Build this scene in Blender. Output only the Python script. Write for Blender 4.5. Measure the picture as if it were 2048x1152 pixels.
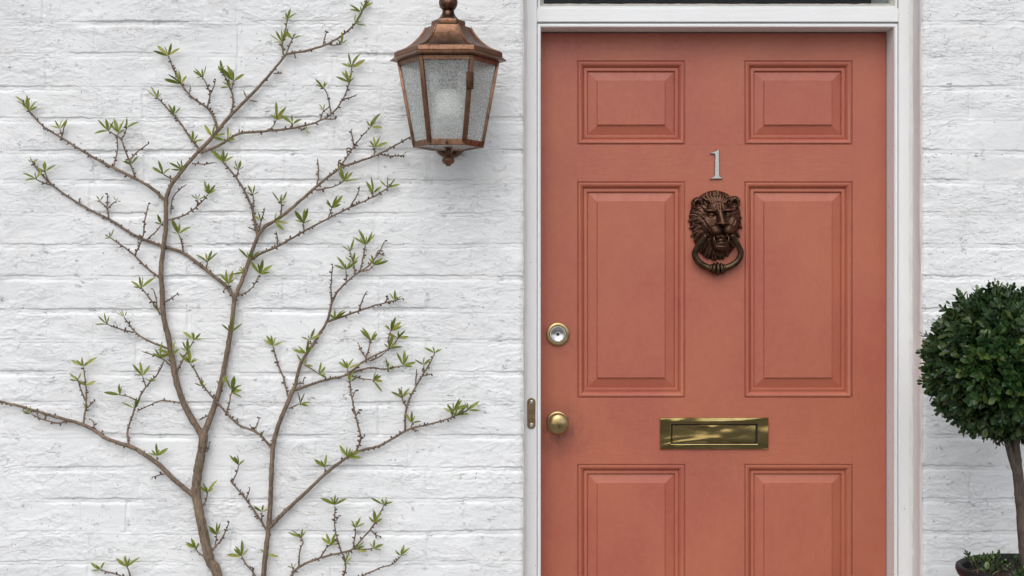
import bpy, bmesh, math, random
import numpy as np
from mathutils import Vector, Matrix

for o in list(bpy.data.objects):
    bpy.data.objects.remove(o, do_unlink=True)
scene = bpy.context.scene
COL = scene.collection

# ------------------------------------------------------------------ camera, sky, sun, exposure
CAM_D, CAM_Z, LENS = 3.354, 1.40, 50.0
F_PX = 2048 * LENS / 36.0
cam_data = bpy.data.cameras.new('camera')
cam_data.lens = LENS
cam_data.sensor_width = 36.0
cam_data.clip_start = 0.05
cam_data.clip_end = 500
cam = bpy.data.objects.new('camera', cam_data)
cam.location = (0, -CAM_D, CAM_Z)
cam.rotation_euler = (math.radians(90), 0, 0)
COL.objects.link(cam)
scene.camera = cam

SUN_EL, SUN_AZ = math.radians(47), math.radians(192)     # azimuth clockwise from +Y
world = bpy.data.worlds.new('World')
scene.world = world
world.use_nodes = True
wn, wl = world.node_tree.nodes, world.node_tree.links
bg = wn['Background']
sky = wn.new('ShaderNodeTexSky')
sky.sky_type = 'NISHITA'
sky.sun_disc = False
sky.sun_elevation = SUN_EL
sky.sun_rotation = SUN_AZ
sky.air_density = 1.0
sky.dust_density = 2.0
sky.ozone_density = 1.0
hs = wn.new('ShaderNodeHueSaturation')
hs.inputs['Saturation'].default_value = 0.32            # an overcast, near-white sky
wl.new(sky.outputs['Color'], hs.inputs['Color'])
wl.new(hs.outputs['Color'], bg.inputs['Color'])
bg.inputs['Strength'].default_value = 0.135

sun_data = bpy.data.lights.new('sun', 'SUN')
sun_data.energy = 0.9
sun_data.angle = math.radians(60)
sun_data.color = (1.0, 0.98, 0.955)
sun = bpy.data.objects.new('sun', sun_data)
sd = Vector((math.sin(SUN_AZ) * math.cos(SUN_EL), math.cos(SUN_AZ) * math.cos(SUN_EL), math.sin(SUN_EL)))
sun.rotation_euler = (-sd).to_track_quat('-Z', 'Y').to_euler()
sun.location = (-2, -4, 6)
COL.objects.link(sun)

scene.view_settings.view_transform = 'Standard'
scene.view_settings.look = 'None'
scene.view_settings.gamma = 1.0
scene.view_settings.exposure = 0.36

random.seed(7)
rng = np.random.default_rng(11)


def P(px, py, y=0.0):
    """a spot of the photograph -> the point of the place that lies at depth y (wall face y=0)"""
    k = (CAM_D + y) / F_PX
    return Vector(((px - 1024) * k, y, CAM_Z - (py - 576) * k))


# ------------------------------------------------------------------ materials
def mat(name):
    m = bpy.data.materials.new(name)
    m.use_nodes = True
    nt = m.node_tree
    return m, nt, nt.nodes['Principled BSDF']


def N(nt, kind, **kw):
    n = nt.nodes.new('ShaderNode' + kind)
    for k, v in kw.items():
        if k.startswith('_'):
            setattr(n, k[1:], v)
        else:
            n.inputs[k.replace('__', ' ')].default_value = v
    return n


def mapped(nt, scale, coord='world'):
    if coord == 'world':
        src = nt.nodes.new('ShaderNodeNewGeometry').outputs['Position']
    else:
        src = nt.nodes.new('ShaderNodeTexCoord').outputs['Object']
    mp = nt.nodes.new('ShaderNodeMapping')
    mp.inputs['Scale'].default_value = scale
    nt.links.new(src, mp.inputs['Vector'])
    return mp.outputs['Vector']


def noise(nt, scale, detail=4, rough=0.55, distort=0.0, coord='world'):
    n = N(nt, 'TexNoise', Scale=1.0, Detail=detail, Roughness=rough, Distortion=distort)
    nt.links.new(mapped(nt, scale, coord), n.inputs['Vector'])
    return n.outputs['Fac']


def ramp(nt, fac, stops):
    r = nt.nodes.new('ShaderNodeValToRGB')
    e = r.color_ramp.elements
    while len(e) < len(stops):
        e.new(0.5)
    for el, (p, c) in zip(e, stops):
        el.position = p
        el.color = (c, c, c, 1) if isinstance(c, (int, float)) else (*c, 1)
    nt.links.new(fac, r.inputs['Fac'])
    return r.outputs['Color']


def math_(nt, op, a, b=None):
    n = nt.nodes.new('ShaderNodeMath')
    n.operation = op
    for i, v in enumerate((a, b)):
        if v is None:
            continue
        if isinstance(v, (int, float)):
            n.inputs[i].default_value = v
        else:
            nt.links.new(v, n.inputs[i])
    return n.outputs[0]


def mixc(nt, fac, a, b, mode='MIX'):
    n = nt.nodes.new('ShaderNodeMix')
    n.data_type = 'RGBA'
    n.blend_type = mode
    for sock, v in ((n.inputs[0], fac), (n.inputs[6], a), (n.inputs[7], b)):
        if isinstance(v, (int, float)):
            sock.default_value = v
        elif isinstance(v, tuple):
            sock.default_value = (*v, 1)
        else:
            nt.links.new(v, sock)
    return n.outputs[2]


def bump(nt, height, dist, prev=None, strength=1.0):
    b = N(nt, 'Bump', Strength=strength, Distance=dist)
    nt.links.new(height, b.inputs['Height'])
    if prev is not None:
        nt.links.new(prev, b.inputs['Normal'])
    return b.outputs['Normal']


def specks(nt, scale, size, keep):
    v = N(nt, 'TexVoronoi', Scale=1.0)
    nt.links.new(mapped(nt, scale), v.inputs['Vector'])
    near = math_(nt, 'LESS_THAN', v.outputs['Distance'], size)
    sep = nt.nodes.new('ShaderNodeSeparateColor')
    nt.links.new(v.outputs['Color'], sep.inputs[0])
    sel = math_(nt, 'LESS_THAN', sep.outputs[0], keep)
    return math_(nt, 'MULTIPLY', near, sel)


def make_wall_paint():
    m, nt, b = mat('white_masonry_paint')
    big = noise(nt, (3.1, 3.1, 4.3), 5, 0.6)
    c = mixc(nt, ramp(nt, big, [(0.35, 0.0), (0.68, 1.0)]), (0.82, 0.825, 0.83), (0.715, 0.72, 0.725))
    warm = ramp(nt, noise(nt, (5, 5, 11), 4, 0.65), [(0.56, 0.0), (0.74, 0.4)])
    c = mixc(nt, warm, c, (0.78, 0.755, 0.71))
    grime = ramp(nt, noise(nt, (34, 34, 60), 5, 0.7), [(0.64, 0.0), (0.85, 0.22)])
    c = mixc(nt, grime, c, (0.60, 0.60, 0.60))
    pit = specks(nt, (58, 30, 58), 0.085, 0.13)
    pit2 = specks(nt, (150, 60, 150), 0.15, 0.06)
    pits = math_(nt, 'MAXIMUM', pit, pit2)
    c = mixc(nt, math_(nt, 'MULTIPLY', pits, 0.8), c, (0.12, 0.11, 0.10))  # pit hollows coloured dark: their shade painted in along with dirt specks
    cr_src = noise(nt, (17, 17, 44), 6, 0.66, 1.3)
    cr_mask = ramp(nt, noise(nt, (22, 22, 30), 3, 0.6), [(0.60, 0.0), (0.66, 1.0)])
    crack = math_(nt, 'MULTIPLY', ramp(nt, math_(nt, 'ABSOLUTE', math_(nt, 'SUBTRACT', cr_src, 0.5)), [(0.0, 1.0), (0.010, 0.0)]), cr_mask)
    c = mixc(nt, math_(nt, 'MULTIPLY', crack, 0.42), c, (0.30, 0.30, 0.31))  # dark lines paint in the shade under tiny lips, with dirt in cracks
    nt.links.new(c, b.inputs['Base Color'])
    b.inputs['Roughness'].default_value = 0.55
    b.inputs['Specular IOR Level'].default_value = 0.35
    drag = noise(nt, (75, 75, 170), 6, 0.64, 0.9)
    fine = noise(nt, (420, 420, 700), 3, 0.6)
    lump = noise(nt, (26, 26, 48), 4, 0.6, 0.8)
    ledge_src = noise(nt, (13, 13, 38), 5, 0.62, 0.9)
    ledge = ramp(nt, ledge_src, [(0.0, 0), (0.44, 0.0), (0.452, 0.42), (0.55, 0.45), (0.562, 0.9), (1.0, 1.0)])
    patch = ramp(nt, noise(nt, (5.2, 5.2, 9.5), 4, 0.62, 0.5), [(0.42, 0.0), (0.62, 1.0)])
    rough_ = math_(nt, 'ADD', math_(nt, 'MULTIPLY', patch, 0.85), 0.15)
    n = bump(nt, math_(nt, 'MULTIPLY', ledge, rough_), 0.0016)
    n = bump(nt, math_(nt, 'SUBTRACT', 1.0, crack), 0.0012, n)
    n = bump(nt, math_(nt, 'MULTIPLY', lump, math_(nt, 'ADD', math_(nt, 'MULTIPLY', patch, 0.6), 0.4)), 0.0035, n)
    n = bump(nt, math_(nt, 'MULTIPLY', drag, rough_), 0.0013, n)
    n = bump(nt, fine, 0.0003, n)
    n = bump(nt, math_(nt, 'SUBTRACT', 1.0, pits), 0.0015, n)
    nt.links.new(n, b.inputs['Normal'])
    return m


def make_gloss_white(name='white_gloss_timber', tint=(0.83, 0.835, 0.84), vertical=True):
    m, nt, b = mat(name)
    s = (120, 120, 9) if vertical else (9, 120, 120)
    g = noise(nt, s, 5, 0.6, 0.3)
    big = noise(nt, (7, 7, 5), 4, 0.6)
    c = mixc(nt, ramp(nt, big, [(0.4, 0.0), (0.75, 0.7)]), tint, tuple(t * f for t, f in zip(tint, (0.94, 0.92, 0.89))))
    pits = specks(nt, (90, 40, 60), 0.09, 0.10)
    c = mixc(nt, math_(nt, 'MULTIPLY', pits, 0.75), c, (0.13, 0.11, 0.09))
    nt.links.new(c, b.inputs['Base Color'])
    b.inputs['Roughness'].default_value = 0.38
    n = bump(nt, g, 0.0006)
    n = bump(nt, noise(nt, (300, 300, 300), 3), 0.00012, n)
    nt.links.new(n, b.inputs['Normal'])
    return m


def make_plain(name, col, rough=0.6, metallic=0.0, bump_scale=None, bump_d=0.0003, var=0.15, coord='world', vs=(20, 20, 20)):
    m, nt, b = mat(name)
    v = noise(nt, vs, 5, 0.6, 0.2, coord)
    c = mixc(nt, ramp(nt, v, [(0.3, 0.0), (0.7, 1.0)]), tuple(x * (1 - var) for x in col), tuple(min(1, x * (1 + var)) for x in col))
    nt.links.new(c, b.inputs['Base Color'])
    b.inputs['Roughness'].default_value = rough
    b.inputs['Metallic'].default_value = metallic
    if bump_scale:
        n = bump(nt, noise(nt, bump_scale, 4, 0.6, 0.0, coord), bump_d)
        nt.links.new(n, b.inputs['Normal'])
    return m


def make_door_paint(name, scale):
    m, nt, b = mat(name)
    big = noise(nt, (4.5, 4.5, 3.2), 5, 0.62)
    c = mixc(nt, ramp(nt, big, [(0.36, 0.0), (0.64, 1.0)]), (0.375, 0.094, 0.060), (0.425, 0.124, 0.066))
    mott = noise(nt, (60, 60, 60), 5, 0.7)
    c = mixc(nt, ramp(nt, mott, [(0.35, 0.0), (0.7, 0.35)]), c, (0.46, 0.148, 0.088))
    spk = specks(nt, (55, 30, 55), 0.045, 0.10)
    c = mixc(nt, math_(nt, 'MULTIPLY', spk, 0.6), c, (0.12, 0.035, 0.03))
    for (gx, gz, gr, ga) in ((0.125, 1.050, 0.085, 0.75), (0.114, 1.275, 0.060, 0.5), (0.497, 0.985, 0.13, 0.25)):
        g_ = nt.nodes.new('ShaderNodeNewGeometry')
        vm = nt.nodes.new('ShaderNodeVectorMath')
        vm.operation = 'DISTANCE'
        vm.inputs[1].default_value = (gx, 0.148, gz)
        nt.links.new(g_.outputs['Position'], vm.inputs[0])
        near = ramp(nt, math_(nt, 'DIVIDE', vm.outputs['Value'], gr), [(0.3, 1.0), (1.0, 0.0)])
        sm = ramp(nt, noise(nt, (70, 70, 45), 5, 0.7, 0.6), [(0.36, 0.0), (0.62, 1.0)])
        c = mixc(nt, math_(nt, 'MULTIPLY', math_(nt, 'MULTIPLY', near, sm), ga), c, (0.20, 0.066, 0.046))
    lt = specks(nt, (75, 31, 75), 0.04, 0.08)
    c = mixc(nt, math_(nt, 'MULTIPLY', lt, 0.4), c, (0.72, 0.40, 0.33))
    nt.links.new(c, b.inputs['Base Color'])
    rr = ramp(nt, noise(nt, tuple(x * 0.8 for x in scale), 5, 0.65), [(0.3, 0.34), (0.7, 0.56)])
    nt.links.new(rr, b.inputs['Roughness'])
    n = bump(nt, noise(nt, scale, 5, 0.65, 0.3), 0.00045)
    n = bump(nt, noise(nt, (420, 420, 420), 3, 0.6), 0.00035, n)
    nt.links.new(n, b.inputs['Normal'])
    return m


def make_metal(name, dark, light, rough, vs=(40, 40, 40), wear=None, bump_d=0.0002, bscale=(250, 250, 250), metallic=1.0):
    m, nt, b = mat(name)
    f = noise(nt, vs, 6, 0.68, 0.5)
    c = mixc(nt, ramp(nt, f, [(0.36, 0.0), (0.66, 1.0)]), dark, light)
    if wear:
        g = nt.nodes.new('ShaderNodeNewGeometry')
        c = mixc(nt, ramp(nt, g.outputs['Pointiness'], [(0.5, 0.0), (0.57, 0.75)]), c, wear)
    nt.links.new(c, b.inputs['Base Color'])
    b.inputs['Metallic'].default_value = metallic
    r = ramp(nt, noise(nt, vs, 4, 0.6), [(0.3, rough * 0.8), (0.7, min(1, rough * 1.35))])
    nt.links.new(r, b.inputs['Roughness'])
    nt.links.new(bump(nt, noise(nt, bscale, 3, 0.6), bump_d), b.inputs['Normal'])
    return m


def make_letter_brass():
    m, nt, b = mat('polished_letter_plate_brass')
    f = noise(nt, (24, 24, 60), 5, 0.65, 0.8)
    c = mixc(nt, ramp(nt, f, [(0.35, 0.0), (0.65, 1.0)]), (0.36, 0.27, 0.11), (0.50, 0.385, 0.17))
    nt.links.new(c, b.inputs['Base Color'])
    b.inputs['Metallic'].default_value = 1.0
    b.inputs['Roughness'].default_value = 0.10
    n = bump(nt, noise(nt, (7, 7, 22), 1, 0.4, 0.7), 0.0045)
    n = bump(nt, noise(nt, (300, 300, 300), 2), 0.00006, n)
    nt.links.new(n, b.inputs['Normal'])
    return m


def make_lantern_glass():
    """obscured glass: part of the light goes straight through, part is scattered by the hammered face"""
    m, nt, b = mat('hammered_lantern_glass')
    v = N(nt, 'TexVoronoi', Scale=1.0)
    v.feature = 'SMOOTH_F1'
    nt.links.new(mapped(nt, (330, 330, 300)), v.inputs['Vector'])
    lines = noise(nt, (60, 60, 200), 4, 0.6, 0.5)
    n = bump(nt, v.outputs['Distance'], 0.0013)
    n = bump(nt, lines, 0.0010, n)
    b.inputs['Base Color'].default_value = (0.90, 0.915, 0.90, 1)
    b.inputs['Roughness'].default_value = 0.18
    nt.links.new(n, b.inputs['Normal'])
    rf = N(nt, 'BsdfRefraction', Color=(0.96, 0.98, 0.97, 1), Roughness=0.12, IOR=1.10)
    nt.links.new(n, rf.inputs['Normal'])
    tl = N(nt, 'BsdfTranslucent', Color=(0.92, 0.94, 0.93, 1))
    nt.links.new(n, tl.inputs['Normal'])
    tr = N(nt, 'BsdfTransparent', Color=(0.97, 0.98, 0.98, 1))

    def mix(f, x, y):
        k = nt.nodes.new('ShaderNodeMixShader')
        if isinstance(f, float):
            k.inputs[0].default_value = f
        else:
            nt.links.new(f, k.inputs[0])
        nt.links.new(x, k.inputs[1])
        nt.links.new(y, k.inputs[2])
        return k.outputs[0]
    see = mix(0.45, tr.outputs[0], rf.outputs[0])
    veil = mix(0.66, tl.outputs[0], b.outputs[0])
    fac = ramp(nt, math_(nt, 'ADD', math_(nt, 'MULTIPLY', v.outputs['Distance'], 0.7), math_(nt, 'MULTIPLY', lines, 0.5)), [(0.3, 0.10), (0.75, 0.36)])
    nt.links.new(mix(fac, see, veil), nt.nodes['Material Output'].inputs['Surface'])
    return m


def make_leaf(name, a, c2, tip, trans=0.35, rough=0.42, islands=False, bump_d=0.0002):
    m, nt, b = mat(name)
    if islands:
        r = nt.nodes.new('ShaderNodeNewGeometry').outputs['Random Per Island']
    else:
        r = nt.nodes.new('ShaderNodeObjectInfo').outputs['Random']
    rp = nt.nodes.new('ShaderNodeValToRGB')
    e = rp.color_ramp.elements
    e[0].position, e[1].position = 0.0, 0.66
    e[0].color, e[1].color = (*a, 1), (*c2, 1)
    t = e.new(1.0)
    t.color = (*tip, 1)
    nt.links.new(r, rp.inputs['Fac'])
    v = noise(nt, (110, 110, 110), 4)
    c = mixc(nt, ramp(nt, v, [(0.35, 0.0), (0.7, 0.45)]), rp.outputs['Color'], tuple(x * 0.6 for x in a))
    nt.links.new(c, b.inputs['Base Color'])
    b.inputs['Roughness'].default_value = rough
    nt.links.new(bump(nt, noise(nt, (500, 500, 500), 3), bump_d), b.inputs['Normal'])
    tr = nt.nodes.new('ShaderNodeBsdfTranslucent')
    nt.links.new(c, tr.inputs['Color'])
    mx = nt.nodes.new('ShaderNodeMixShader')
    mx.inputs[0].default_value = trans
    nt.links.new(b.outputs[0], mx.inputs[1])
    nt.links.new(tr.outputs[0], mx.inputs[2])
    nt.links.new(mx.outputs[0], nt.nodes['Material Output'].inputs['Surface'])
    return m


def make_bark(name, dark, light, sc=1.0):
    m, nt, b = mat(name)
    f = noise(nt, (260 * sc, 260 * sc, 60 * sc), 6, 0.7, 0.8)
    c = mixc(nt, ramp(nt, f, [(0.34, 0.0), (0.66, 1.0)]), dark, light)
    big = noise(nt, (22, 22, 14), 4)
    c = mixc(nt, ramp(nt, big, [(0.5, 0.0), (0.75, 0.5)]), c, tuple(x * 1.35 for x in light))
    nt.links.new(c, b.inputs['Base Color'])
    b.inputs['Roughness'].default_value = 0.8
    n = bump(nt, f, 0.0014)
    n = bump(nt, noise(nt, (500, 500, 300), 3), 0.0005, n)
    nt.links.new(n, b.inputs['Normal'])
    return m


M = {}
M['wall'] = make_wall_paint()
M['reveal'] = make_plain('reveal_plaster_paint', (0.74, 0.705, 0.685), 0.6, 0, (90, 90, 40), 0.0018, 0.07, vs=(30, 30, 9))
M['caulk'] = make_plain('old_filler_paint', (0.75, 0.735, 0.71), 0.6, 0, (140, 140, 60), 0.0016, 0.08, vs=(60, 60, 20))
M['timber'] = make_gloss_white()
M['timber_h'] = make_gloss_white('white_gloss_timber_rail', vertical=False)
M['putty'] = make_plain('window_putty', (0.55, 0.54, 0.48), 0.6, 0, (90, 120, 120), 0.0012, 0.15, vs=(40, 60, 60))
M['door'] = make_door_paint('coral_door_paint', (160, 160, 22))
M['door_h'] = make_door_paint('coral_door_paint_rail', (22, 160, 160))
M['brass'] = make_metal('aged_brass', (0.30, 0.215, 0.095), (0.56, 0.445, 0.23), 0.30, (36, 36, 36), bump_d=0.00012)
M['brass_dull'] = make_metal('dull_brass', (0.17, 0.12, 0.07), (0.30, 0.23, 0.14), 0.42, (70, 70, 70))
M['letter'] = make_letter_brass()
M['steel'] = make_metal('worn_steel', (0.55, 0.55, 0.54), (0.72, 0.72, 0.71), 0.24, (60, 60, 60), bump_d=0.00005)
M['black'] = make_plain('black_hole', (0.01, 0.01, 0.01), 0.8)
M['chrome'] = make_metal('chromed_numeral', (0.33, 0.33, 0.33), (0.37, 0.37, 0.37), 0.10, (60, 60, 60), bump_d=0.00001)
M['bronze'] = make_metal('brown_bronze', (0.042, 0.021, 0.014), (0.115, 0.054, 0.034), 0.36, (60, 60, 60), wear=(0.25, 0.14, 0.085), bump_d=0.0004, metallic=0.85)
M['ring'] = make_metal('worn_ring_bronze', (0.045, 0.028, 0.017), (0.12, 0.078, 0.045), 0.36, (70, 70, 70), bump_d=0.0003, metallic=0.9)
M['copper'] = make_metal('weathered_copper', (0.034, 0.020, 0.014), (0.20, 0.100, 0.062), 0.38, (34, 34, 34), wear=(0.30, 0.165, 0.105), bump_d=0.0007, bscale=(150, 150, 150))
def patina(m_):
    nt_ = m_.node_tree
    b_ = nt_.nodes['Principled BSDF']
    src = b_.inputs['Base Color'].links[0].from_socket
    st = ramp(nt_, noise(nt_, (120, 120, 45), 6, 0.7, 0.6), [(0.52, 0.0), (0.68, 0.75)])
    c_ = mixc(nt_, st, src, (0.035, 0.024, 0.019))
    sp = specks(nt_, (210, 210, 210), 0.26, 0.3)
    c_ = mixc(nt_, math_(nt_, 'MULTIPLY', sp, 0.35), c_, (0.02, 0.016, 0.014))
    nt_.links.new(c_, b_.inputs['Base Color'])


M['copper_dark'] = make_metal('dark_copper', (0.020, 0.013, 0.010), (0.105, 0.052, 0.033), 0.45, (60, 60, 60), bump_d=0.0006)
patina(M['copper'])
M['glass'] = make_lantern_glass()
m, nt, b = mat('dark_window_glass')
b.inputs['Base Color'].default_value = (0.85, 0.9, 0.88, 1)
b.inputs['Transmission Weight'].default_value = 1.0
b.inputs['Roughness'].default_value = 0.02
b.inputs['IOR'].default_value = 1.22
nt.links.new(bump(nt, noise(nt, (6, 6, 6), 3), 0.002), b.inputs['Normal'])
M['pane'] = m
M['bulb'] = make_plain('frosted_bulb_glass', (0.82, 0.81, 0.78), 0.35, 0, None, 0, 0.03)
M['holder'] = make_plain('lamp_holder_black', (0.03, 0.028, 0.026), 0.45, 0, None, 0, 0.1)
M['bark'] = make_bark('shrub_bark', (0.060, 0.040, 0.026), (0.27, 0.195, 0.135))
M['bark2'] = make_bark('box_tree_bark', (0.03, 0.021, 0.016), (0.125, 0.092, 0.072), 0.6)
M['bud'] = make_plain('bud_brown', (0.095, 0.055, 0.043), 0.7, 0, (500, 500, 500), 0.0005, 0.35, vs=(200, 200, 200))
M['leaf'] = make_leaf('fresh_leaf', (0.15, 0.195, 0.03), (0.33, 0.38, 0.06), (0.48, 0.46, 0.11), 0.45)
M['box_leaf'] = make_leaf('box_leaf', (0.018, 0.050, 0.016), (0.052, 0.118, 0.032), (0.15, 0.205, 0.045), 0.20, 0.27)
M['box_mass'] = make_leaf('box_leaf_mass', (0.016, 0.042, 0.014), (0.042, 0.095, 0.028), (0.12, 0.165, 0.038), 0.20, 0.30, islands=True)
M['pot'] = make_plain('dark_glazed_pot', (0.013, 0.0125, 0.013), 0.5, 0, (60, 60, 30), 0.0010, 0.25)
M['pot'].node_tree.nodes['Principled BSDF'].inputs['Specular IOR Level'].default_value = 0.22
M['soil'] = make_plain('potting_soil', (0.030, 0.019, 0.013), 0.95, 0, (220, 220, 220), 0.006, 0.6, vs=(120, 120, 120))
M['stick'] = make_plain('dry_stalk', (0.28, 0.20, 0.13), 0.8, 0, None, 0, 0.2)
M['hall'] = make_plain('dim_hall_paint', (0.05, 0.05, 0.052), 0.8)
M['paving'] = make_plain('paving_stone', (0.27, 0.265, 0.25), 0.85, 0, (60, 60, 60), 0.002, 0.2, vs=(3, 3, 3))
M['asphalt'] = make_plain('asphalt', (0.06, 0.06, 0.06), 0.85, 0, (120, 120, 120), 0.004, 0.2, vs=(2, 2, 2))
M['stone'] = make_plain('doorstep_stone', (0.33, 0.32, 0.29), 0.8, 0, (60, 60, 60), 0.002, 0.15)


# ------------------------------------------------------------------ building helpers
def empty(name, loc=(0, 0, 0), label=None, cat=None, group=None):
    o = bpy.data.objects.new(name, None)
    o.empty_display_size = 0.05
    o.location = loc
    COL.objects.link(o)
    if label:
        o['label'] = label
    if cat:
        o['category'] = cat
        o['kind'] = 'thing'
    if group:
        o['group'] = group
    return o


def finish(name, me, material, parent=None, smooth=True, sharp=None, label=None, kind=None, loc=None):
    mats = material if isinstance(material, (list, tuple)) else [material]
    if len(me.materials) == 0:
        for m_ in mats:
            me.materials.append(m_)
    if smooth and len(me.polygons):
        me.polygons.foreach_set('use_smooth', np.ones(len(me.polygons), dtype=bool))
        if sharp is not None:
            me.set_sharp_from_angle(angle=math.radians(sharp))
    o = bpy.data.objects.new(name, me)
    COL.objects.link(o)
    if loc is not None:
        o.location = loc
    if parent is not None:
        o.parent = parent
        par = parent
        off = Vector((0, 0, 0))
        while par is not None:
            off += par.location
            par = par.parent
        o.location = Vector(o.location) - off
    if label:
        o['label'] = label
    if kind:
        o['kind'] = kind
    return o


def mesh_np(name, V, Fq):
    me = bpy.data.meshes.new(name)
    V = np.asarray(V, dtype=np.float64).reshape(-1, 3)
    if isinstance(Fq, np.ndarray):
        n, k = Fq.shape
        me.vertices.add(len(V))
        me.vertices.foreach_set('co', V.ravel())
        me.loops.add(n * k)
        me.loops.foreach_set('vertex_index', Fq.ravel().astype(np.int32))
        me.polygons.add(n)
        me.polygons.foreach_set('loop_start', np.arange(0, n * k, k, dtype=np.int32))
        me.update(calc_edges=True)
        me.validate()
    else:
        me.from_pydata([tuple(v) for v in V], [], Fq)
        me.update()
    return me


def mesh_bm(name, bm):
    me = bpy.data.meshes.new(name)
    bmesh.ops.recalc_face_normals(bm, faces=bm.faces)
    bm.to_mesh(me)
    bm.free()
    return me


def box_bm(bm, x0, x1, y0, y1, z0, z1, bev=0.0, seg=2):
    r = bmesh.ops.create_cube(bm, size=1.0)
    vs = r['verts']
    for v in vs:
        v.co = Vector(((x0 + x1) / 2 + v.co.x * (x1 - x0), (y0 + y1) / 2 + v.co.y * (y1 - y0), (z0 + z1) / 2 + v.co.z * (z1 - z0)))
    if bev > 0:
        es = list({e for v in vs for e in v.link_edges})
        bmesh.ops.bevel(bm, geom=es, offset=bev, segments=seg, profile=0.5, affect='EDGES')
    return vs


def box(name, x0, x1, y0, y1, z0, z1, material, parent=None, bev=0.001, **kw):
    bm = bmesh.new()
    box_bm(bm, x0, x1, y0, y1, z0, z1, bev)
    return finish(name, mesh_bm(name, bm), material, parent, sharp=20, **kw)


def ring_loft(x0, x1, z0, z1, prof, cap=False):
    """mitred rectangle: prof is a list of (inset, y); returns verts, faces"""
    V, Fc = [], []
    for ins, y in prof:
        V += [(x0 + ins, y, z0 + ins), (x1 - ins, y, z0 + ins), (x1 - ins, y, z1 - ins), (x0 + ins, y, z1 - ins)]
    for i in range(len(prof) - 1):
        for k in range(4):
            a, b_ = i * 4 + k, i * 4 + (k + 1) % 4
            Fc.append((a, b_, b_ + 4, a + 4))
    if cap:
        n = (len(prof) - 1) * 4
        Fc.append((n, n + 1, n + 2, n + 3))
    return V, Fc


def lathe(prof, seg=32, axis='y', centre=(0, 0, 0), phase=0.0, cap0=True, cap1=True):
    """prof: (radius, along-axis). Hexagons come from seg=6."""
    V, Fc = [], []
    for r, t in prof:
        for k in range(seg):
            a = phase + 2 * math.pi * k / seg
            c, s = r * math.cos(a), r * math.sin(a)
            if axis == 'y':
                V.append((centre[0] + c, centre[1] + t, centre[2] + s))
            else:
                V.append((centre[0] + c, centre[1] + s, centre[2] + t))
    for i in range(len(prof) - 1):
        for k in range(seg):
            a, b_ = i * seg + k, i * seg + (k + 1) % seg
            Fc.append((a, b_, b_ + seg, a + seg))
    if cap0:
        Fc.append(tuple(range(seg)))
    if cap1:
        n = (len(prof) - 1) * seg
        Fc.append(tuple(range(n, n + seg)))
    return V, Fc


def add_vf(bm, V, Fc):
    vs = [bm.verts.new(v) for v in V]
    for f in Fc:
        try:
            bm.faces.new([vs[i] for i in f])
        except ValueError:
            pass
    return vs


def vf_obj(name, V, Fc, material, parent=None, sharp=30, **kw):
    bm = bmesh.new()
    add_vf(bm, V, Fc)
    return finish(name, mesh_bm(name, bm), material, parent, sharp=sharp, **kw)


def lathe_obj(name, prof, material, parent=None, seg=36, axis='y', centre=(0, 0, 0), phase=0.0, sharp=35, **kw):
    V, Fc = lathe(prof, seg, axis, centre, phase)
    return vf_obj(name, V, Fc, material, parent, sharp, **kw)


def bar_bm(bm, p, q, w, d, out):
    """a rectangular bar from p to q, w across, d deep along 'out'"""
    p, q, out = Vector(p), Vector(q), Vector(out)
    t = (q - p).normalized()
    out = (out - t * out.dot(t)).normalized()
    s = t.cross(out)
    V = []
    for c in (p, q):
        for a, b_ in ((-1, -1), (1, -1), (1, 1), (-1, 1)):
            V.append(c + s * (a * w / 2) + out * (b_ * d / 2))
    Fc = [(0, 1, 2, 3), (4, 5, 6, 7)] + [(k, (k + 1) % 4, 4 + (k + 1) % 4, 4 + k) for k in range(4)]
    vs = add_vf(bm, V, Fc)
    es = list({e for v in vs for e in v.link_edges})
    bmesh.ops.bevel(bm, geom=es, offset=min(w, d) * 0.16, segments=2, profile=0.5, affect='EDGES')


def catmull(pts, step):
    pts = [np.array(p, dtype=float) for p in pts]
    if len(pts) == 2:
        pts = [pts[0], (pts[0] + pts[1]) / 2, pts[1]]
    ext = [2 * pts[0] - pts[1]] + pts + [2 * pts[-1] - pts[-2]]
    out = []
    for i in range(1, len(ext) - 2):
        p0, p1, p2, p3 = ext[i - 1], ext[i], ext[i + 1], ext[i + 2]
        n = max(2, int(np.linalg.norm((p2 - p1)[:3]) / step))
        for k in range(n):
            t = k / n
            out.append(0.5 * ((2 * p1) + (-p0 + p2) * t + (2 * p0 - 5 * p1 + 4 * p2 - p3) * t * t + (-p0 + 3 * p1 - 3 * p2 + p3) * t ** 3))
    out.append(pts[-1])
    return np.array(out)


def tube_vf(path, radii, sides=7, twist_noise=0.0, rs=None):
    """path (n,3), radii (n); returns V, F with closed ends"""
    V, Fc = [], []
    n = len(path)
    up = np.array((0.0, -1.0, 0.0))
    for i in range(n):
        t = path[min(i + 1, n - 1)] - path[max(i - 1, 0)]
        t = t / (np.linalg.norm(t) + 1e-9)
        a = np.cross(t, up)
        if np.linalg.norm(a) < 1e-3:
            a = np.cross(t, (1.0, 0, 0))
        a /= np.linalg.norm(a)
        b_ = np.cross(t, a)
        for k in range(sides):
            ang = 2 * math.pi * k / sides
            r = radii[i]
            if rs is not None and twist_noise:
                r *= 1 + twist_noise * (rs.random() - 0.5)
            V.append(path[i] + r * (math.cos(ang) * a + math.sin(ang) * b_))
    for i in range(n - 1):
        for k in range(sides):
            q, w = i * sides + k, i * sides + (k + 1) % sides
            Fc.append((q, w, w + sides, q + sides))
    Fc.append(tuple(range(sides - 1, -1, -1)))
    Fc.append(tuple(range((n - 1) * sides, n * sides)))
    return V, Fc


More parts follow.
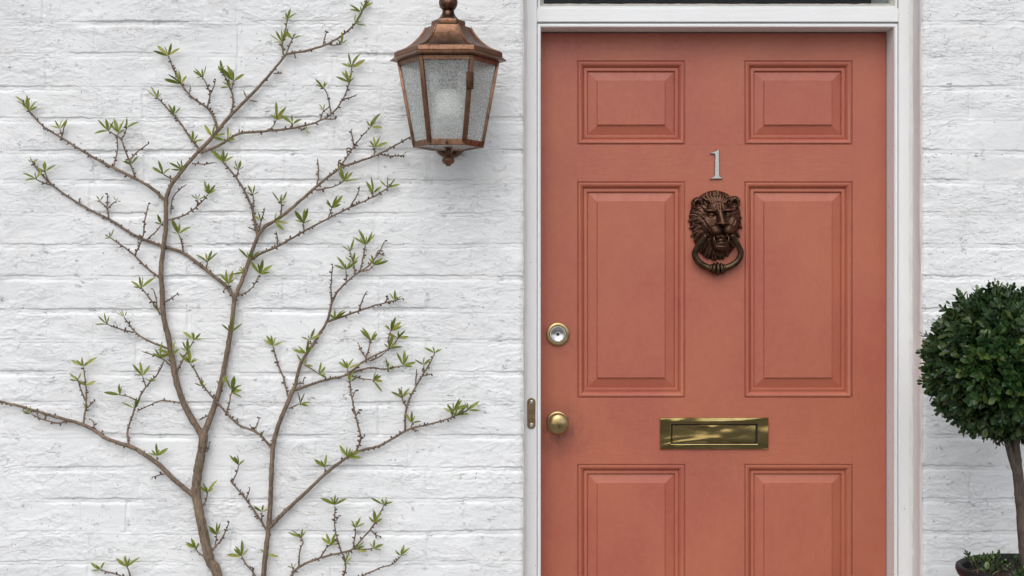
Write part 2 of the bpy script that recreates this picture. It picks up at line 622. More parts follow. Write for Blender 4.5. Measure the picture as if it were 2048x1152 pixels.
# gradient noise on arrays
_perm = np.random.default_rng(5).permutation(512).astype(np.int64)
_perm = np.concatenate([_perm, _perm])
_ga = np.random.default_rng(6).random(512) * 2 * np.pi
_gx, _gy = np.cos(_ga), np.sin(_ga)


def perlin(x, y, seed=0):
    x = np.asarray(x, dtype=float) + seed * 17.31
    y = np.asarray(y, dtype=float) + seed * 9.17
    xi, yi = np.floor(x).astype(np.int64), np.floor(y).astype(np.int64)
    xf, yf = x - xi, y - yi
    u, v = xf * xf * xf * (xf * (xf * 6 - 15) + 10), yf * yf * yf * (yf * (yf * 6 - 15) + 10)

    def g(ix, iy, dx, dy):
        h = _perm[(_perm[ix & 511] + iy) & 511]
        return _gx[h] * dx + _gy[h] * dy
    a = g(xi, yi, xf, yf)
    b_ = g(xi + 1, yi, xf - 1, yf)
    c = g(xi, yi + 1, xf, yf - 1)
    d = g(xi + 1, yi + 1, xf - 1, yf - 1)
    return (a + u * (b_ - a)) + v * ((c + u * (d - c)) - (a + u * (b_ - a)))


def fbm(x, y, octv=4, seed=0, gain=0.55):
    s, amp, f = 0, 1.0, 1.0
    for i in range(octv):
        s = s + amp * perlin(x * f, y * f, seed + i)
        amp *= gain
        f *= 2.03
    return s


def sstep(a, b_, x):
    t = np.clip((x - a) / (b_ - a), 0, 1)
    return t * t * (3 - 2 * t)


def grid_faces(nr, nc):
    i, j = np.meshgrid(np.arange(nr - 1), np.arange(nc - 1), indexing='ij')
    a = (i * nc + j).ravel()
    return np.stack([a, a + 1, a + nc + 1, a + nc], axis=1)

# ------------------------------------------------------------------ the setting: ground, pavement, road, doorstep
def sheet(name, x0, x1, y0, y1, z, material):
    o = finish(name, mesh_np(name, [(x0, y0, z), (x1, y0, z), (x1, y1, z), (x0, y1, z)], np.array([[0, 1, 2, 3]])), material, smooth=False)
    o['kind'] = 'structure'
    return o


sheet('ground', -150, 150, -150, 150, -0.13, M['asphalt'])
pv = box('pavement', -30, 30, -2.6, 0.6, -0.4, 0.0, M['paving'], bev=0.01)
pv['kind'] = 'structure'
ds = box('doorstep', -0.02, 1.02, -0.28, 0.35, 0.002, 0.04, M['stone'], bev=0.008)
ds['kind'] = 'structure'

# ------------------------------------------------------------------ the painted brick wall
XL, XR = (1047 - 1024) / 848.0, (1843.5 - 1024) / 848.0          # the edges of the door opening
Z_HEAD = 2.47
COURSE = 0.0749
Z_J0 = CAM_Z - (48 - 576) / 848.0                                 # bed joint at the top of the picture
wall = empty('brick_wall', (0, 0, 0), 'white painted brick house wall around the coral front door', 'wall')

KMIN, KMAX = -15, 27


def zj(k):
    """centre of bed joint k (counting downwards)"""
    return Z_J0 - COURSE * k + 0.0016 * math.sin(k * 2.7) + 0.0012 * math.sin(k * 5.3 + 1)


_rb = random.Random(21)
custom = {('L', 15): [0.137, 0.12], ('L', 13): [0.27, 0.215], ('L', 14): [0.225, 0.125], ('L', -1): [0.225, 0.112, 0.225, 0.112, 0.225]}
rows = []                     # (k, z_top_joint, z_bottom_joint, [(x0, x1, first, last)])
perp = {}                     # k -> list of (x, strength)
for k in range(KMIN, KMAX):
    zt, zb = zj(k), zj(k + 1)
    segs = []
    pj = []
    over = zb > Z_HEAD - 0.02

    def run(x_start, x_end, sgn, side):
        seq = list(custom.get((side, k), []))
        x = x_start
        par = (k % 2 == 0)
        i = 0
        while (x - x_end) * sgn < 0:
            if i < len(seq):
                w = seq[i]
            else:
                first_h = par if side == 'R' else not par
                w = (0.113 if ((i % 2 == 0) == first_h) else 0.226) + _rb.uniform(-0.007, 0.007)
            nx = x + sgn * w
            if (nx - x_end) * sgn > -0.05:
                nx = x_end
            segs.append((min(x, nx), max(x, nx), side, i == 0))
            if nx != x_end:
                pj.append((nx, _rb.choice([0.10, 0.2, 0.35, 0.5, 0.9])))
            x = nx
            i += 1
    if over:
        run(-3.0, 3.0, 1, 'T')
    else:
        run(XL, -3.0, -1, 'L')
        run(XR, 3.0, 1, 'R')
    rows.append((k, zt, zb, segs))
    perp[k] = pj

JZ = np.array([zj(k) for k in range(KMIN, KMAX + 1)])


def height(x, z, k):
    """paint surface height (m, towards the street) at wall point (x,z) of course k; x, z arrays"""
    zt, zb = zj(k), zj(k + 1)
    h = 0.0016 * fbm(x * 6, z * 9, 3, 40)
    h = h + 0.00036 * fbm(x * 30, z * 60, 4, 50)
    # ragged ledges where old paint has flaked and been painted over
    t = fbm(x * 9 + 0.4 * perlin(x * 40, z * 40, 3), z * 27, 4, 60) * 3.2
    fr = t - np.floor(t)
    msk = sstep(-0.05, 0.35, fbm(x * 4.5, z * 6, 3, 70))
    h = h + 0.0021 * msk * (np.floor(t) + sstep(0.0, 0.16, fr) - t)
    # bed joints above and below
    for kk, zz, sg in ((k, zt, 1), (k + 1, zb, -1)):
        d = (z - zz) * -sg                       # distance into this course
        dep = np.clip(0.0015 + 0.0060 * fbm(x * 4.5, np.full_like(x, kk * 7.7), 4, 80), 0.0002, 0.0055)
        if sg > 0:       # this joint lies above us: our upper edge, worn round
            g = 1 - sstep(0.0030, 0.0105, d)
        else:            # joint below us: our lower arris, crisp
            g = 1 - sstep(0.0036, 0.0074, d)
        h = h - dep * g
    for xj, st in perp.get(k, []):
        d = np.abs(x - xj)
        if d.min() > 0.03:
            continue
        h = h - 0.0044 * st * (0.6 + 0.8 * perlin(z * 30, np.full_like(z, xj * 9), 5)) * (1 - sstep(0.0030, 0.0085, d))
    # the arris at the door opening
    h = h - 0.004 * (1 - sstep(0.0, 0.010, np.abs(x - XL))) * (z < Z_HEAD) - 0.004 * (1 - sstep(0.0, 0.010, np.abs(x - XR))) * (z < Z_HEAD)
    return h


def warp(x, z):
    wz = 0.0042 * perlin(x * 4.2, z * 5, 92) + 0.0024 * fbm(x * 16, z * 6, 3, 90) + 0.0019 * perlin(x * 75, z * 20, 95) + 0.0009 * perlin(x * 150, z * 40, 96)
    wx = 0.0018 * fbm(x * 6, z * 20, 3, 97)
    return x + wx, z + wz


def axis_pts(a, b_, step, e0, e1):
    """coordinates from a to b, finer near both ends"""
    lo = [a + t for t in (0, 0.001, 0.002, 0.0033, 0.005, 0.0075)] if e0 else [a]
    hi = [b_ - t for t in (0, 0.001, 0.002, 0.0033, 0.005, 0.0075)][::-1] if e1 else [b_]
    n = max(1, int(round((hi[0] - lo[-1]) / step)))
    mid = [lo[-1] + (hi[0] - lo[-1]) * i / n for i in range(1, n)]
    return np.array(lo + mid + hi)


EDGE = 0.0045


def brick_arrays(x0, x1, zb, zt, k, side, first, step, fine=True):
    ex0 = x0 + (EDGE if not (side == 'R' and first) else 0.0)
    ex1 = x1 - (EDGE if not (side == 'L' and first) else 0.0)
    xs = axis_pts(ex0, ex1, step, fine, fine)
    zs = axis_pts(zb + EDGE, zt - EDGE, step if fine else step * 0.5, fine, fine)
    X, Z = np.meshgrid(xs, zs)
    j = (hash((round(x0, 3), k)) % 1000) / 1000.0
    H = height(X, Z, k) + 0.0012 * (j - 0.5)
    edge = np.minimum.reduce([X - ex0, ex1 - X, Z - zb - EDGE, zt - EDGE - Z])
    H = H - 0.0012 * (j - 0.5) * (1 - sstep(0, 0.008, edge))
    WX, WZ = warp(X, Z)
    nr, nc = X.shape
    V = np.stack([WX, -H, WZ], axis=-1).reshape(-1, 3)
    Fq = grid_faces(nr, nc)
    # the four sides, running back into the joint
    idx = np.arange(nr * nc).reshape(nr, nc)
    back = 0.085 if first and side in 'LR' else 0.014
    extraV, extraF, base = [], [], len(V)
    for line, flip in ((idx[0, :], False), (idx[-1, :], True), (idx[:, 0], True), (idx[:, -1], False)):
        f = V[line].copy()
        bk = f.copy()
        bk[:, 1] = back
        n = len(line)
        s = base + sum(len(e) for e in extraV)
        extraV.append(np.concatenate([f, bk]))
        a = np.arange(n - 1)
        q = np.stack([s + a, s + n + a, s + n + a + 1, s + a + 1], axis=1)
        extraF.append(q[:, ::-1] if flip else q)
    V = np.concatenate([V] + extraV)
    Fq = np.concatenate([Fq] + extraF)
    return V, Fq


VX0, VX1, VZ0, VZ1 = P(-25, 0).x, P(2075, 0).x, P(0, 1175).z, P(0, -25).z
cV, cF, cn = [], [], 0
for k, zt, zb, segs in rows:
    for x0, x1, side, first in segs:
        if x1 > VX0 and x0 < VX1 and zt > VZ0 and zb < VZ1:
            V, Fq = brick_arrays(x0, x1, zb, zt, k, side, first, 0.0031)
            c = np.array([(x0 + x1) / 2, 0, (zb + zt) / 2])
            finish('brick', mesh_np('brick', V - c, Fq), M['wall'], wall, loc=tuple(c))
        else:
            V, Fq = brick_arrays(x0, x1, zb, zt, k, side, first, 0.016, fine=False)
            cF.append(Fq + cn)
            cV.append(V)
            cn += len(V)
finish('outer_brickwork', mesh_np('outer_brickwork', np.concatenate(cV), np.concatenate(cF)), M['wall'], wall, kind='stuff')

# mortar: bed joints and perpends, under the same coat of paint
mV, mF, mn = [], [], 0


def add_grid(X, Z, H):
    global mn
    WX, WZ = warp(X, Z)
    nr, nc = X.shape
    mV.append(np.stack([WX, -H, WZ], axis=-1).reshape(-1, 3))
    mF.append(grid_faces(nr, nc) + mn)
    mn += nr * nc


offs = np.array([-0.008, -0.0062, -0.0046, -0.003, -0.001, 0.001, 0.003, 0.0046, 0.0062, 0.008])
for k in range(KMIN, KMAX + 1):
    zz = zj(k)
    in_view = VZ0 - 0.02 < zz < VZ1 + 0.02
    spans = [(-3.0, 3.0)] if zz > Z_HEAD else [(-3.0, XL - 0.001), (XR + 0.001, 3.0)]
    for a, b_ in spans:
        parts = [(a, b_, 0.02)]
        if in_view:
            parts = [(a, VX0, 0.02), (VX0, b_, 0.0031)] if a < VX0 < b_ else [(a, VX1, 0.0031), (VX1, b_, 0.02)]
        for p0, p1, st in parts:
            xs = np.linspace(p0, p1, max(2, int((p1 - p0) / st)))
            X, Z = np.meshgrid(xs, zz + offs)
            up = Z >= zz
            H = np.where(up, height(X, Z, k - 1), height(X, Z, k))
            H = H - 0.0006 * (np.abs(Z - zz) > 0.0045) - 0.0006 * (np.abs(Z - zz) > 0.006)
            add_grid(X, Z, H)
for k, zt, zb, segs in rows:
    for xj, st in perp[k]:
        fine = VX0 < xj < VX1 and zt > VZ0 and zb < VZ1
        zs = np.linspace(zb + 0.004, zt - 0.004, 24 if fine else 5)
        X, Z = np.meshgrid(xj + offs, zs)
        H = height(X, Z, k) - 0.0006 * (np.abs(X - xj) > 0.0045) - 0.0006 * (np.abs(X - xj) > 0.006)
        add_grid(X, Z, H)
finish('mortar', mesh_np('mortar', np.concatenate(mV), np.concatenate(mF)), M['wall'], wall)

# solid wall core behind the facing, and the plastered reveals of the door opening
bm = bmesh.new()
box_bm(bm, -3.0, XL - 0.004, 0.013, 0.30, 0.0, 3.3)
box_bm(bm, XR + 0.004, 3.0, 0.013, 0.30, 0.0, 3.3)
box_bm(bm, XL - 0.0041, XR + 0.0041, 0.013, 0.30, Z_HEAD + 0.02, 3.3)
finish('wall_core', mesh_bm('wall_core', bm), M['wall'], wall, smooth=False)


def reveal(sgn, xe):
    ys = np.concatenate([[0.0015, 0.003, 0.005], np.linspace(0.009, 0.09, 12)])
    zs = np.arange(0.0, Z_HEAD + 0.03, 0.006)
    Y, Z = np.meshgrid(ys, zs)
    bulge = 0.0022 + 0.0016 * fbm(Z * 9, Y * 30, 4, 130) + 0.0010 * fbm(Z * 40, Y * 60, 3, 140)
    bulge = bulge - 0.004 * (1 - sstep(0.0015, 0.006, Y))
    X = xe + sgn * bulge
    V = np.stack([X, Y, Z], axis=-1).reshape(-1, 3)
    Fq = grid_faces(*X.shape)
    if sgn > 0:
        Fq = Fq[:, ::-1]
    finish('reveal', mesh_np('reveal', V, Fq), M['reveal'], wall)


reveal(1, XL)
reveal(-1, XR)
box('lintel_soffit', XL, XR, 0.004, 0.2, Z_HEAD - 0.01, Z_HEAD + 0.019, M['reveal'], wall, bev=0.003)

# boarded overhang out of view, added to darken the top of the wall
bm = bmesh.new()
box_bm(bm, -3.2, 3.2, -0.34, 0.30, 3.01, 3.06, 0.004)
box_bm(bm, -3.2, 3.2, -0.365, -0.341, 2.98, 3.16, 0.004)
finish('shade_eave', mesh_bm('shade_eave', bm), M['timber_h'], wall, sharp=20)

# dim hall behind the fanlight
bm = bmesh.new()
box_bm(bm, XL - 0.3, XR + 0.3, 0.302, 3.2, 0.0, 2.7)
bmesh.ops.delete(bm, geom=[f for f in bm.faces if f.normal.y < -0.5], context='FACES_ONLY')
hall = finish('hall_interior', mesh_bm('hall_interior', bm), M['hall'], smooth=False)
hall['kind'] = 'structure'

# ------------------------------------------------------------------ door frame and fanlight
IX0, IX1 = 0.0700, 0.9225            # clear opening between the beads
IZ = 2.0300                          # underside of the head
Y_FR, Y_DOOR = 0.073, 0.148
frame = empty('door_frame', ((IX0 + IX1) / 2, Y_FR, 0.04), 'white painted timber door frame with glazed fanlight above the coral door', 'door frame')


def jamb(sgn, xi):
    prof = [(0.0, 0.30), (0.0, 0.086), (0.0096, 0.086), (0.0100, 0.0745), (0.0116, 0.073), (0.046, 0.073), (0.046, 0.30)]
    V, Fc = [], []
    zs = [0.04] + [0.04 + 0.1 * i for i in range(1, 24)] + [Z_HEAD - 0.011]
    for z in zs:
        for i, (o_, y) in enumerate(prof):
            V.append((xi + sgn * o_, y + (0.0004 * math.sin(z * 23 + i) if 1 < i < 6 else 0), z))
    n = len(prof)
    for r in range(len(zs) - 1):
        for i in range(n):
            a, b_ = r * n + i, r * n + (i + 1) % n
            Fc.append((a, b_, b_ + n, a + n))
    Fc += [tuple(range(n)), tuple(range((len(zs) - 1) * n, len(zs) * n))]
    return vf_obj('jamb', V, Fc, M['timber'], frame, sharp=30)


jamb(-1, IX0)
jamb(1, IX1)
ZT = P(0, 16, 0.073).z               # top of the transom
box('transom', IX0 - 0.0098, IX1 + 0.0098, 0.0738, 0.30, IZ + 0.0118, ZT, M['timber_h'], frame, bev=0.0016)
box('head_lining', IX0 + 0.0004, IX1 - 0.0004, 0.0868, 0.30, IZ + 0.0004, IZ + 0.0122, M['timber_h'], frame, bev=0.0005)

# the small rounded bead that runs round the opening, mitred at the top corners
bp = [(0.0, 0.0875), (0.0, 0.0815), (0.0012, 0.0790), (0.0032, 0.0778), (0.0055, 0.0778), (0.0076, 0.0790), (0.0088, 0.0815), (0.0090, 0.0875)]
V, Fc = [], []
for cx, cz, sx, sz in ((IX0, 0.04, -1, 0), (IX0, IZ, -1, 1), (IX1, IZ, 1, 1), (IX1, 0.04, 1, 0)):
    for o_, y in bp:
        V.append((cx + sx * o_, y, cz + sz * o_))
n = len(bp)
for r in range(3):
    for i in range(n - 1):
        a, b_ = r * n + i, r * n + i + 1
        Fc.append((a, b_, b_ + n, a + n))
vf_obj('bead_moulding', V, Fc, M['timber'], frame, sharp=50)


def caulk(sgn, xe):
    zs = np.arange(0.04, Z_HEAD - 0.02, 0.007)
    prof = [(-0.004, 0.060), (0.001, 0.0655), (0.0045, 0.0695), (0.0085, 0.0722), (0.0115, 0.0740)]
    T = np.arange(len(prof))
    V = []
    for z in zs:
        for i, (o_, y) in enumerate(prof):
            w = 0.0016 * float(fbm(np.array(z * 12.0), np.array(i * 0.7 + sgn), 3, 150))
            V.append((xe + sgn * (o_ + w), y + w * 0.8, z))
    Fq = grid_faces(len(zs), len(prof))
    if sgn < 0:
        Fq = Fq[:, ::-1]
    finish('filler_strip', mesh_np('filler_strip', V, Fq), M['caulk'], frame)


caulk(1, XL)
caulk(-1, XR)

# fanlight: sash, putty line and pane
sx0, sx1, sz0, sz1 = IX0 - 0.0072, IX1 + 0.0072, ZT + 0.0003, Z_HEAD - 0.03
V, Fc = ring_loft(sx0, sx1, sz0, sz1, [(-0.0, 0.20), (0.0, 0.0785), (0.001, 0.0775), (0.0045, 0.0775), (0.0055, 0.0800), (0.0055, 0.13)])
vf_obj('fanlight_sash', V, Fc, M['timber_h'], frame)
for nm, seg_ in (('putty', None),):
    zs_prof = [(0.0050, 0.0805), (0.0090, 0.0880), (0.0150, 0.0985), (0.0150, 0.105)]
    V, Fc = [], []
    nper = 90
    cor = [(sx0, sz0), (sx1, sz0), (sx1, sz1), (sx0, sz1)]
    for ins, y in zs_prof:
        for c in range(4):
            (ax, az), (bx, bz) = cor[c], cor[(c + 1) % 4]
            ax_, az_ = ax + ins * (1 if c in (0, 3) else -1), az + ins * (1 if c in (0, 1) else -1)
            c2 = (c + 1) % 4
            bx_, bz_ = bx + ins * (1 if c2 in (0, 3) else -1), bz + ins * (1 if c2 in (0, 1) else -1)
            for t in range(nper):
                f = t / nper
                j = (0.0016 if ins > 0.012 else 0.0006) * float(perlin(np.array(f * 40 + c * 50), np.array(ins * 100), 160)) * (1 if 0 < t else 0)
                x, z = ax_ + (bx_ - ax_) * f, az_ + (bz_ - az_) * f
                if c in (0, 2):
                    z += j
                else:
                    x += j
                V.append((x, y, z))
    L = 4 * nper
    for r in range(len(zs_prof) - 1):
        for i in range(L):
            Fc.append((r * L + i, r * L + (i + 1) % L, (r + 1) * L + (i + 1) % L, (r + 1) * L + i))
    vf_obj('putty', V, Fc, M['putty'], frame, sharp=60)
box('window_pane', sx0 + 0.008, sx1 - 0.008, 0.1000, 0.104, sz0 + 0.008, sz1 - 0.008, M['pane'], frame, bev=0)
box('fanlight_head', IX0 - 0.0095, IX1 + 0.0095, 0.0738, 0.30, sz1 + 0.0003, Z_HEAD - 0.0105, M['timber_h'], frame, bev=0.0016)

# small brass plate let into the left jamb, with two screws
pc = P(1062.8, 827, 0.0705)
hw, hh = 8.2 * 3.4245 / F_PX, 31 * 3.4245 / F_PX
V = []
sect = []
for lvl, (ins, y) in enumerate(((0, 0.0728), (0, 0.0712), (0.0007, 0.0705))):
    for k in range(40):
        a = 2 * math.pi * k / 40
        x = math.cos(a) * (hw - ins)
        z = math.sin(a) * (hw - ins) + (hh - hw) * (1 if math.sin(a) >= 0 else -1)
        V.append((pc.x + x, y, pc.z + z))
Fc = []
for r in range(2):
    for k in range(40):
        Fc.append((r * 40 + k, r * 40 + (k + 1) % 40, (r + 1) * 40 + (k + 1) % 40, (r + 1) * 40 + k))
Fc.append(tuple(range(80, 120)))
plate = vf_obj('strike_plate', V, Fc, M['brass_dull'], frame, label='small pill-shaped dull brass plate on the left jamb')
for dz in (hh - hw, -(hh - hw)):
    lathe_obj('screw', [(0.0042, 0.0706), (0.0042, 0.0702), (0.0030, 0.0697), (0.0026, 0.0702), (0.0012, 0.0702), (0.0008, 0.0698), (0.0002, 0.0698)], M['steel'], plate, seg=20, centre=(pc.x, 0, pc.z + dz))

# ------------------------------------------------------------------ the coral six-panel door
door = empty('front_door', ((IX0 + IX1) / 2, Y_DOOR, 0.045), 'coral red six-panel front door in a white frame', 'door')
DX0, DX1, DZ0, DZ1 = IX0 + 0.0018, IX1 - 0.0018, 0.045, IZ - 0.002


def dx(px):
    return P(px, 0, Y_DOOR).x


def dz(py):
    return P(0, py, Y_DOOR).z


cols = [(dx(1154.5), dx(1370.5)), (dx(1488.5), dx(1704.8))]
prow = [(dz(289.5), dz(121)), (dz(796), dz(363)), (0.27, dz(928))]
YB = Y_DOOR + 0.044
g = 0.0
# stiles, muntins and rails, butted with a hairline joint
box('stile', DX0, cols[0][0] - 0.0003, Y_DOOR, YB, DZ0, DZ1, M['door'], door, bev=0.0003)
box('stile', cols[1][1] + 0.0003, DX1, Y_DOOR, YB, DZ0, DZ1, M['door'], door, bev=0.0003)
rz = [(prow[0][1], DZ1), (prow[1][1], prow[0][0]), (prow[2][1], prow[1][0]), (DZ0, prow[2][0])]
for a, b_ in rz:
    box('rail', cols[0][0] - 0.0003 + g, cols[1][1] + 0.0003 - g, Y_DOOR + 0.0003, YB, a, b_, M['door_h'], door, bev=0.0002)
for a, b_ in prow:
    box('muntin', cols[0][1], cols[1][0], Y_DOOR + 0.0001, YB, a + g, b_ - g, M['door'], door, bev=0.0002)
mould = [(0.0, 0.030), (0.0, 0.0030), (0.0012, 0.0036), (0.0028, 0.0036), (0.0030, 0.0006), (0.0042, -0.0008), (0.0062, -0.0012), (0.0086, -0.0006),
         (0.0112, 0.0014), (0.0135, 0.0042), (0.0152, 0.0072), (0.0162, 0.0092), (0.0172, 0.0096), (0.0176, 0.0078), (0.0200, 0.0074), (0.0240, 0.0078), (0.0252, 0.0090), (0.0255, 0.0150), (0.0255, 0.030)]
fieldp = [(0.0250, 0.030), (0.0250, 0.0138), (0.0262, 0.0132), (0.0488, 0.0074), (0.0494, 0.0078), (0.0496, 0.0040), (0.0502, 0.0034)]
for a, b_ in prow:
    for c0, c1 in cols:
        V, Fc = ring_loft(c0, c1, a, b_, [(i_, Y_DOOR + d_) for i_, d_ in mould])
        vf_obj('panel_moulding', V, Fc, M['door'], door, sharp=24)
        V, Fc = ring_loft(c0, c1, a, b_, [(i_, Y_DOOR + d_) for i_, d_ in fieldp], cap=True)
        vf_obj('door_panel', V, Fc, M['door'], door, sharp=12)
box('door_back', DX0, DX1, YB + 0.0005, YB + 0.006, DZ0, DZ1, M['door'], door, bev=0)

# lock cylinder
lc = P(1115.5, 668, Y_DOOR)
s = 3.50 / F_PX
lock = lathe_obj('door_lock', [(23.2 * s, 0.0), (23.2 * s, -0.006), (22.3 * s, -0.0082), (20.0 * s, -0.0096), (17.6 * s, -0.0094), (16.9 * s, -0.0080), (16.7 * s, -0.004)], M['brass'], door, centre=lc, label='round steel lock with brass rim')
lathe_obj('lock_cylinder', [(16.6 * s, -0.004), (16.5 * s, -0.0100), (15.8 * s, -0.0112), (14.0 * s, -0.0112), (13.2 * s, -0.0100), (12.4 * s, -0.0095), (7 * s, -0.0078), (4.3 * s, -0.0074), (4.2 * s, -0.0080), (3.0 * s, -0.0080), (2.9 * s, -0.003)], M['steel'], lock, centre=lc)
lathe_obj('keyhole', [(3.0 * s, -0.0065), (0.4 * s, -0.0062)], M['black'], lock, centre=lc, seg=16)

# round brass knob
kc = P(1115, 844, Y_DOOR)
knob = lathe_obj('door_knob', [(7 * s, -0.006), (7.4 * s, -0.020), (10 * s, -0.0265), (15.5 * s, -0.031), (19.5 * s, -0.037), (21.2 * s, -0.043), (21.0 * s, -0.0475), (19.6 * s, -0.0515), (16.4 * s, -0.0548), (11.5 * s, -0.0572), (6.0 * s, -0.0585), (0.4 * s, -0.0588)], M['brass'], door, seg=48, centre=kc, label='round aged brass door knob')
lathe_obj('knob_rose', [(22.4 * s, 0.0), (22.4 * s, -0.0030), (21.2 * s, -0.0056), (17 * s, -0.0070), (9 * s, -0.0085), (7 * s, -0.012)], M['brass'], knob, seg=48, centre=kc)

# letter plate
lx0, lx1, lz0, lz1 = dx(1319.5), dx(1536.5), dz(898.5), dz(834.5)
V, Fc = ring_loft(lx0, lx1, lz0, lz1, [(0, Y_DOOR), (0, Y_DOOR - 0.0036), (0.0012, Y_DOOR - 0.0050), (0.0150, Y_DOOR - 0.0053), (0.0160, Y_DOOR - 0.0046), (0.0162, Y_DOOR + 0.004)])
# the opening sits a little off-centre: shift inner rings to the measured flap
ix0, ix1, iz0, iz1 = dx(1341.5), dx(1514), dz(887.5), dz(847)
for r, e in ((3, 0.0014), (4, 0.0004), (5, 0.0)):
    y = V[r * 4][1]
    V[r * 4:r * 4 + 4] = [(ix0 - e, y, iz0 - e), (ix1 + e, y, iz0 - e), (ix1 + e, y, iz1 + e), (ix0 - e, y, iz1 + e)]
lp = vf_obj('letter_plate', V, Fc, M['letter'], door, sharp=25, label='polished brass letter plate')
V, Fc = ring_loft(ix0 + 0.0030, ix1 - 0.0034, iz0 + 0.0014, iz1 - 0.0032, [(0, Y_DOOR + 0.006), (0, Y_DOOR - 0.0010), (0.0012, Y_DOOR - 0.0024), (0.0030, Y_DOOR - 0.0026)], cap=True)
vf_obj('letter_flap', V, Fc, M['letter'], lp, sharp=25)
box('slot_shadow_gap', ix0 - 0.0002, ix1 + 0.0002, Y_DOOR - 0.0004, Y_DOOR + 0.003, iz0 - 0.0002, iz1 + 0.0002, M['black'], lp, bev=0)  # black sheet standing in for the shade in the gap round the flap

# numeral 1, chamfered chrome
one = [(306, 101), (318, 97), (338, 90), (352, 84), (364, 76), (377, 79), (375, 100), (376, 150), (377, 230), (378, 272), (384, 282), (400, 291), (400, 300), (307, 300), (307, 292), (326, 286), (336, 280), (340, 268), (342, 200), (344, 120), (340, 108), (326, 107), (310, 109)]
pts = [P(1340 + x / 3.84, 280 + y / 3.84, Y_DOOR) for x, y in one]
cen = Vector((sum(p.x for p in pts) / len(pts), 0, sum(p.z for p in pts) / len(pts)))
bm = bmesh.new()
f = bm.faces.new([bm.verts.new((p.x, Y_DOOR - 0.0002, p.z)) for p in pts])
r = bmesh.ops.extrude_face_region(bm, geom=[f])
top = [e for e in r['geom'] if isinstance(e, bmesh.types.BMFace)]
for v in [e for e in r['geom'] if isinstance(e, bmesh.types.BMVert)]:
    v.co.y -= 0.0042
bmesh.ops.inset_region(bm, faces=top, thickness=0.0011, depth=0.0, use_even_offset=True)
for v in top[0].verts:
    v.co.y -= 0.0012
num = finish('house_number', mesh_bm('house_number', bm), M['chrome'], door, smooth=False, label='chrome numeral 1')
for zz in (160, 226):
    c = P(1340 + 352 / 3.84, 280 + zz / 3.84, Y_DOOR)
    lathe_obj('screw', [(0.0014, -0.0050), (0.0013, -0.0060), (0.0004, -0.0062)], M['steel'], num, seg=12, centre=c)

# lion head knocker: a sculpted relief plus the ring it holds
U = 3.502 / F_PX / 3.84              # one sculpting unit in metres


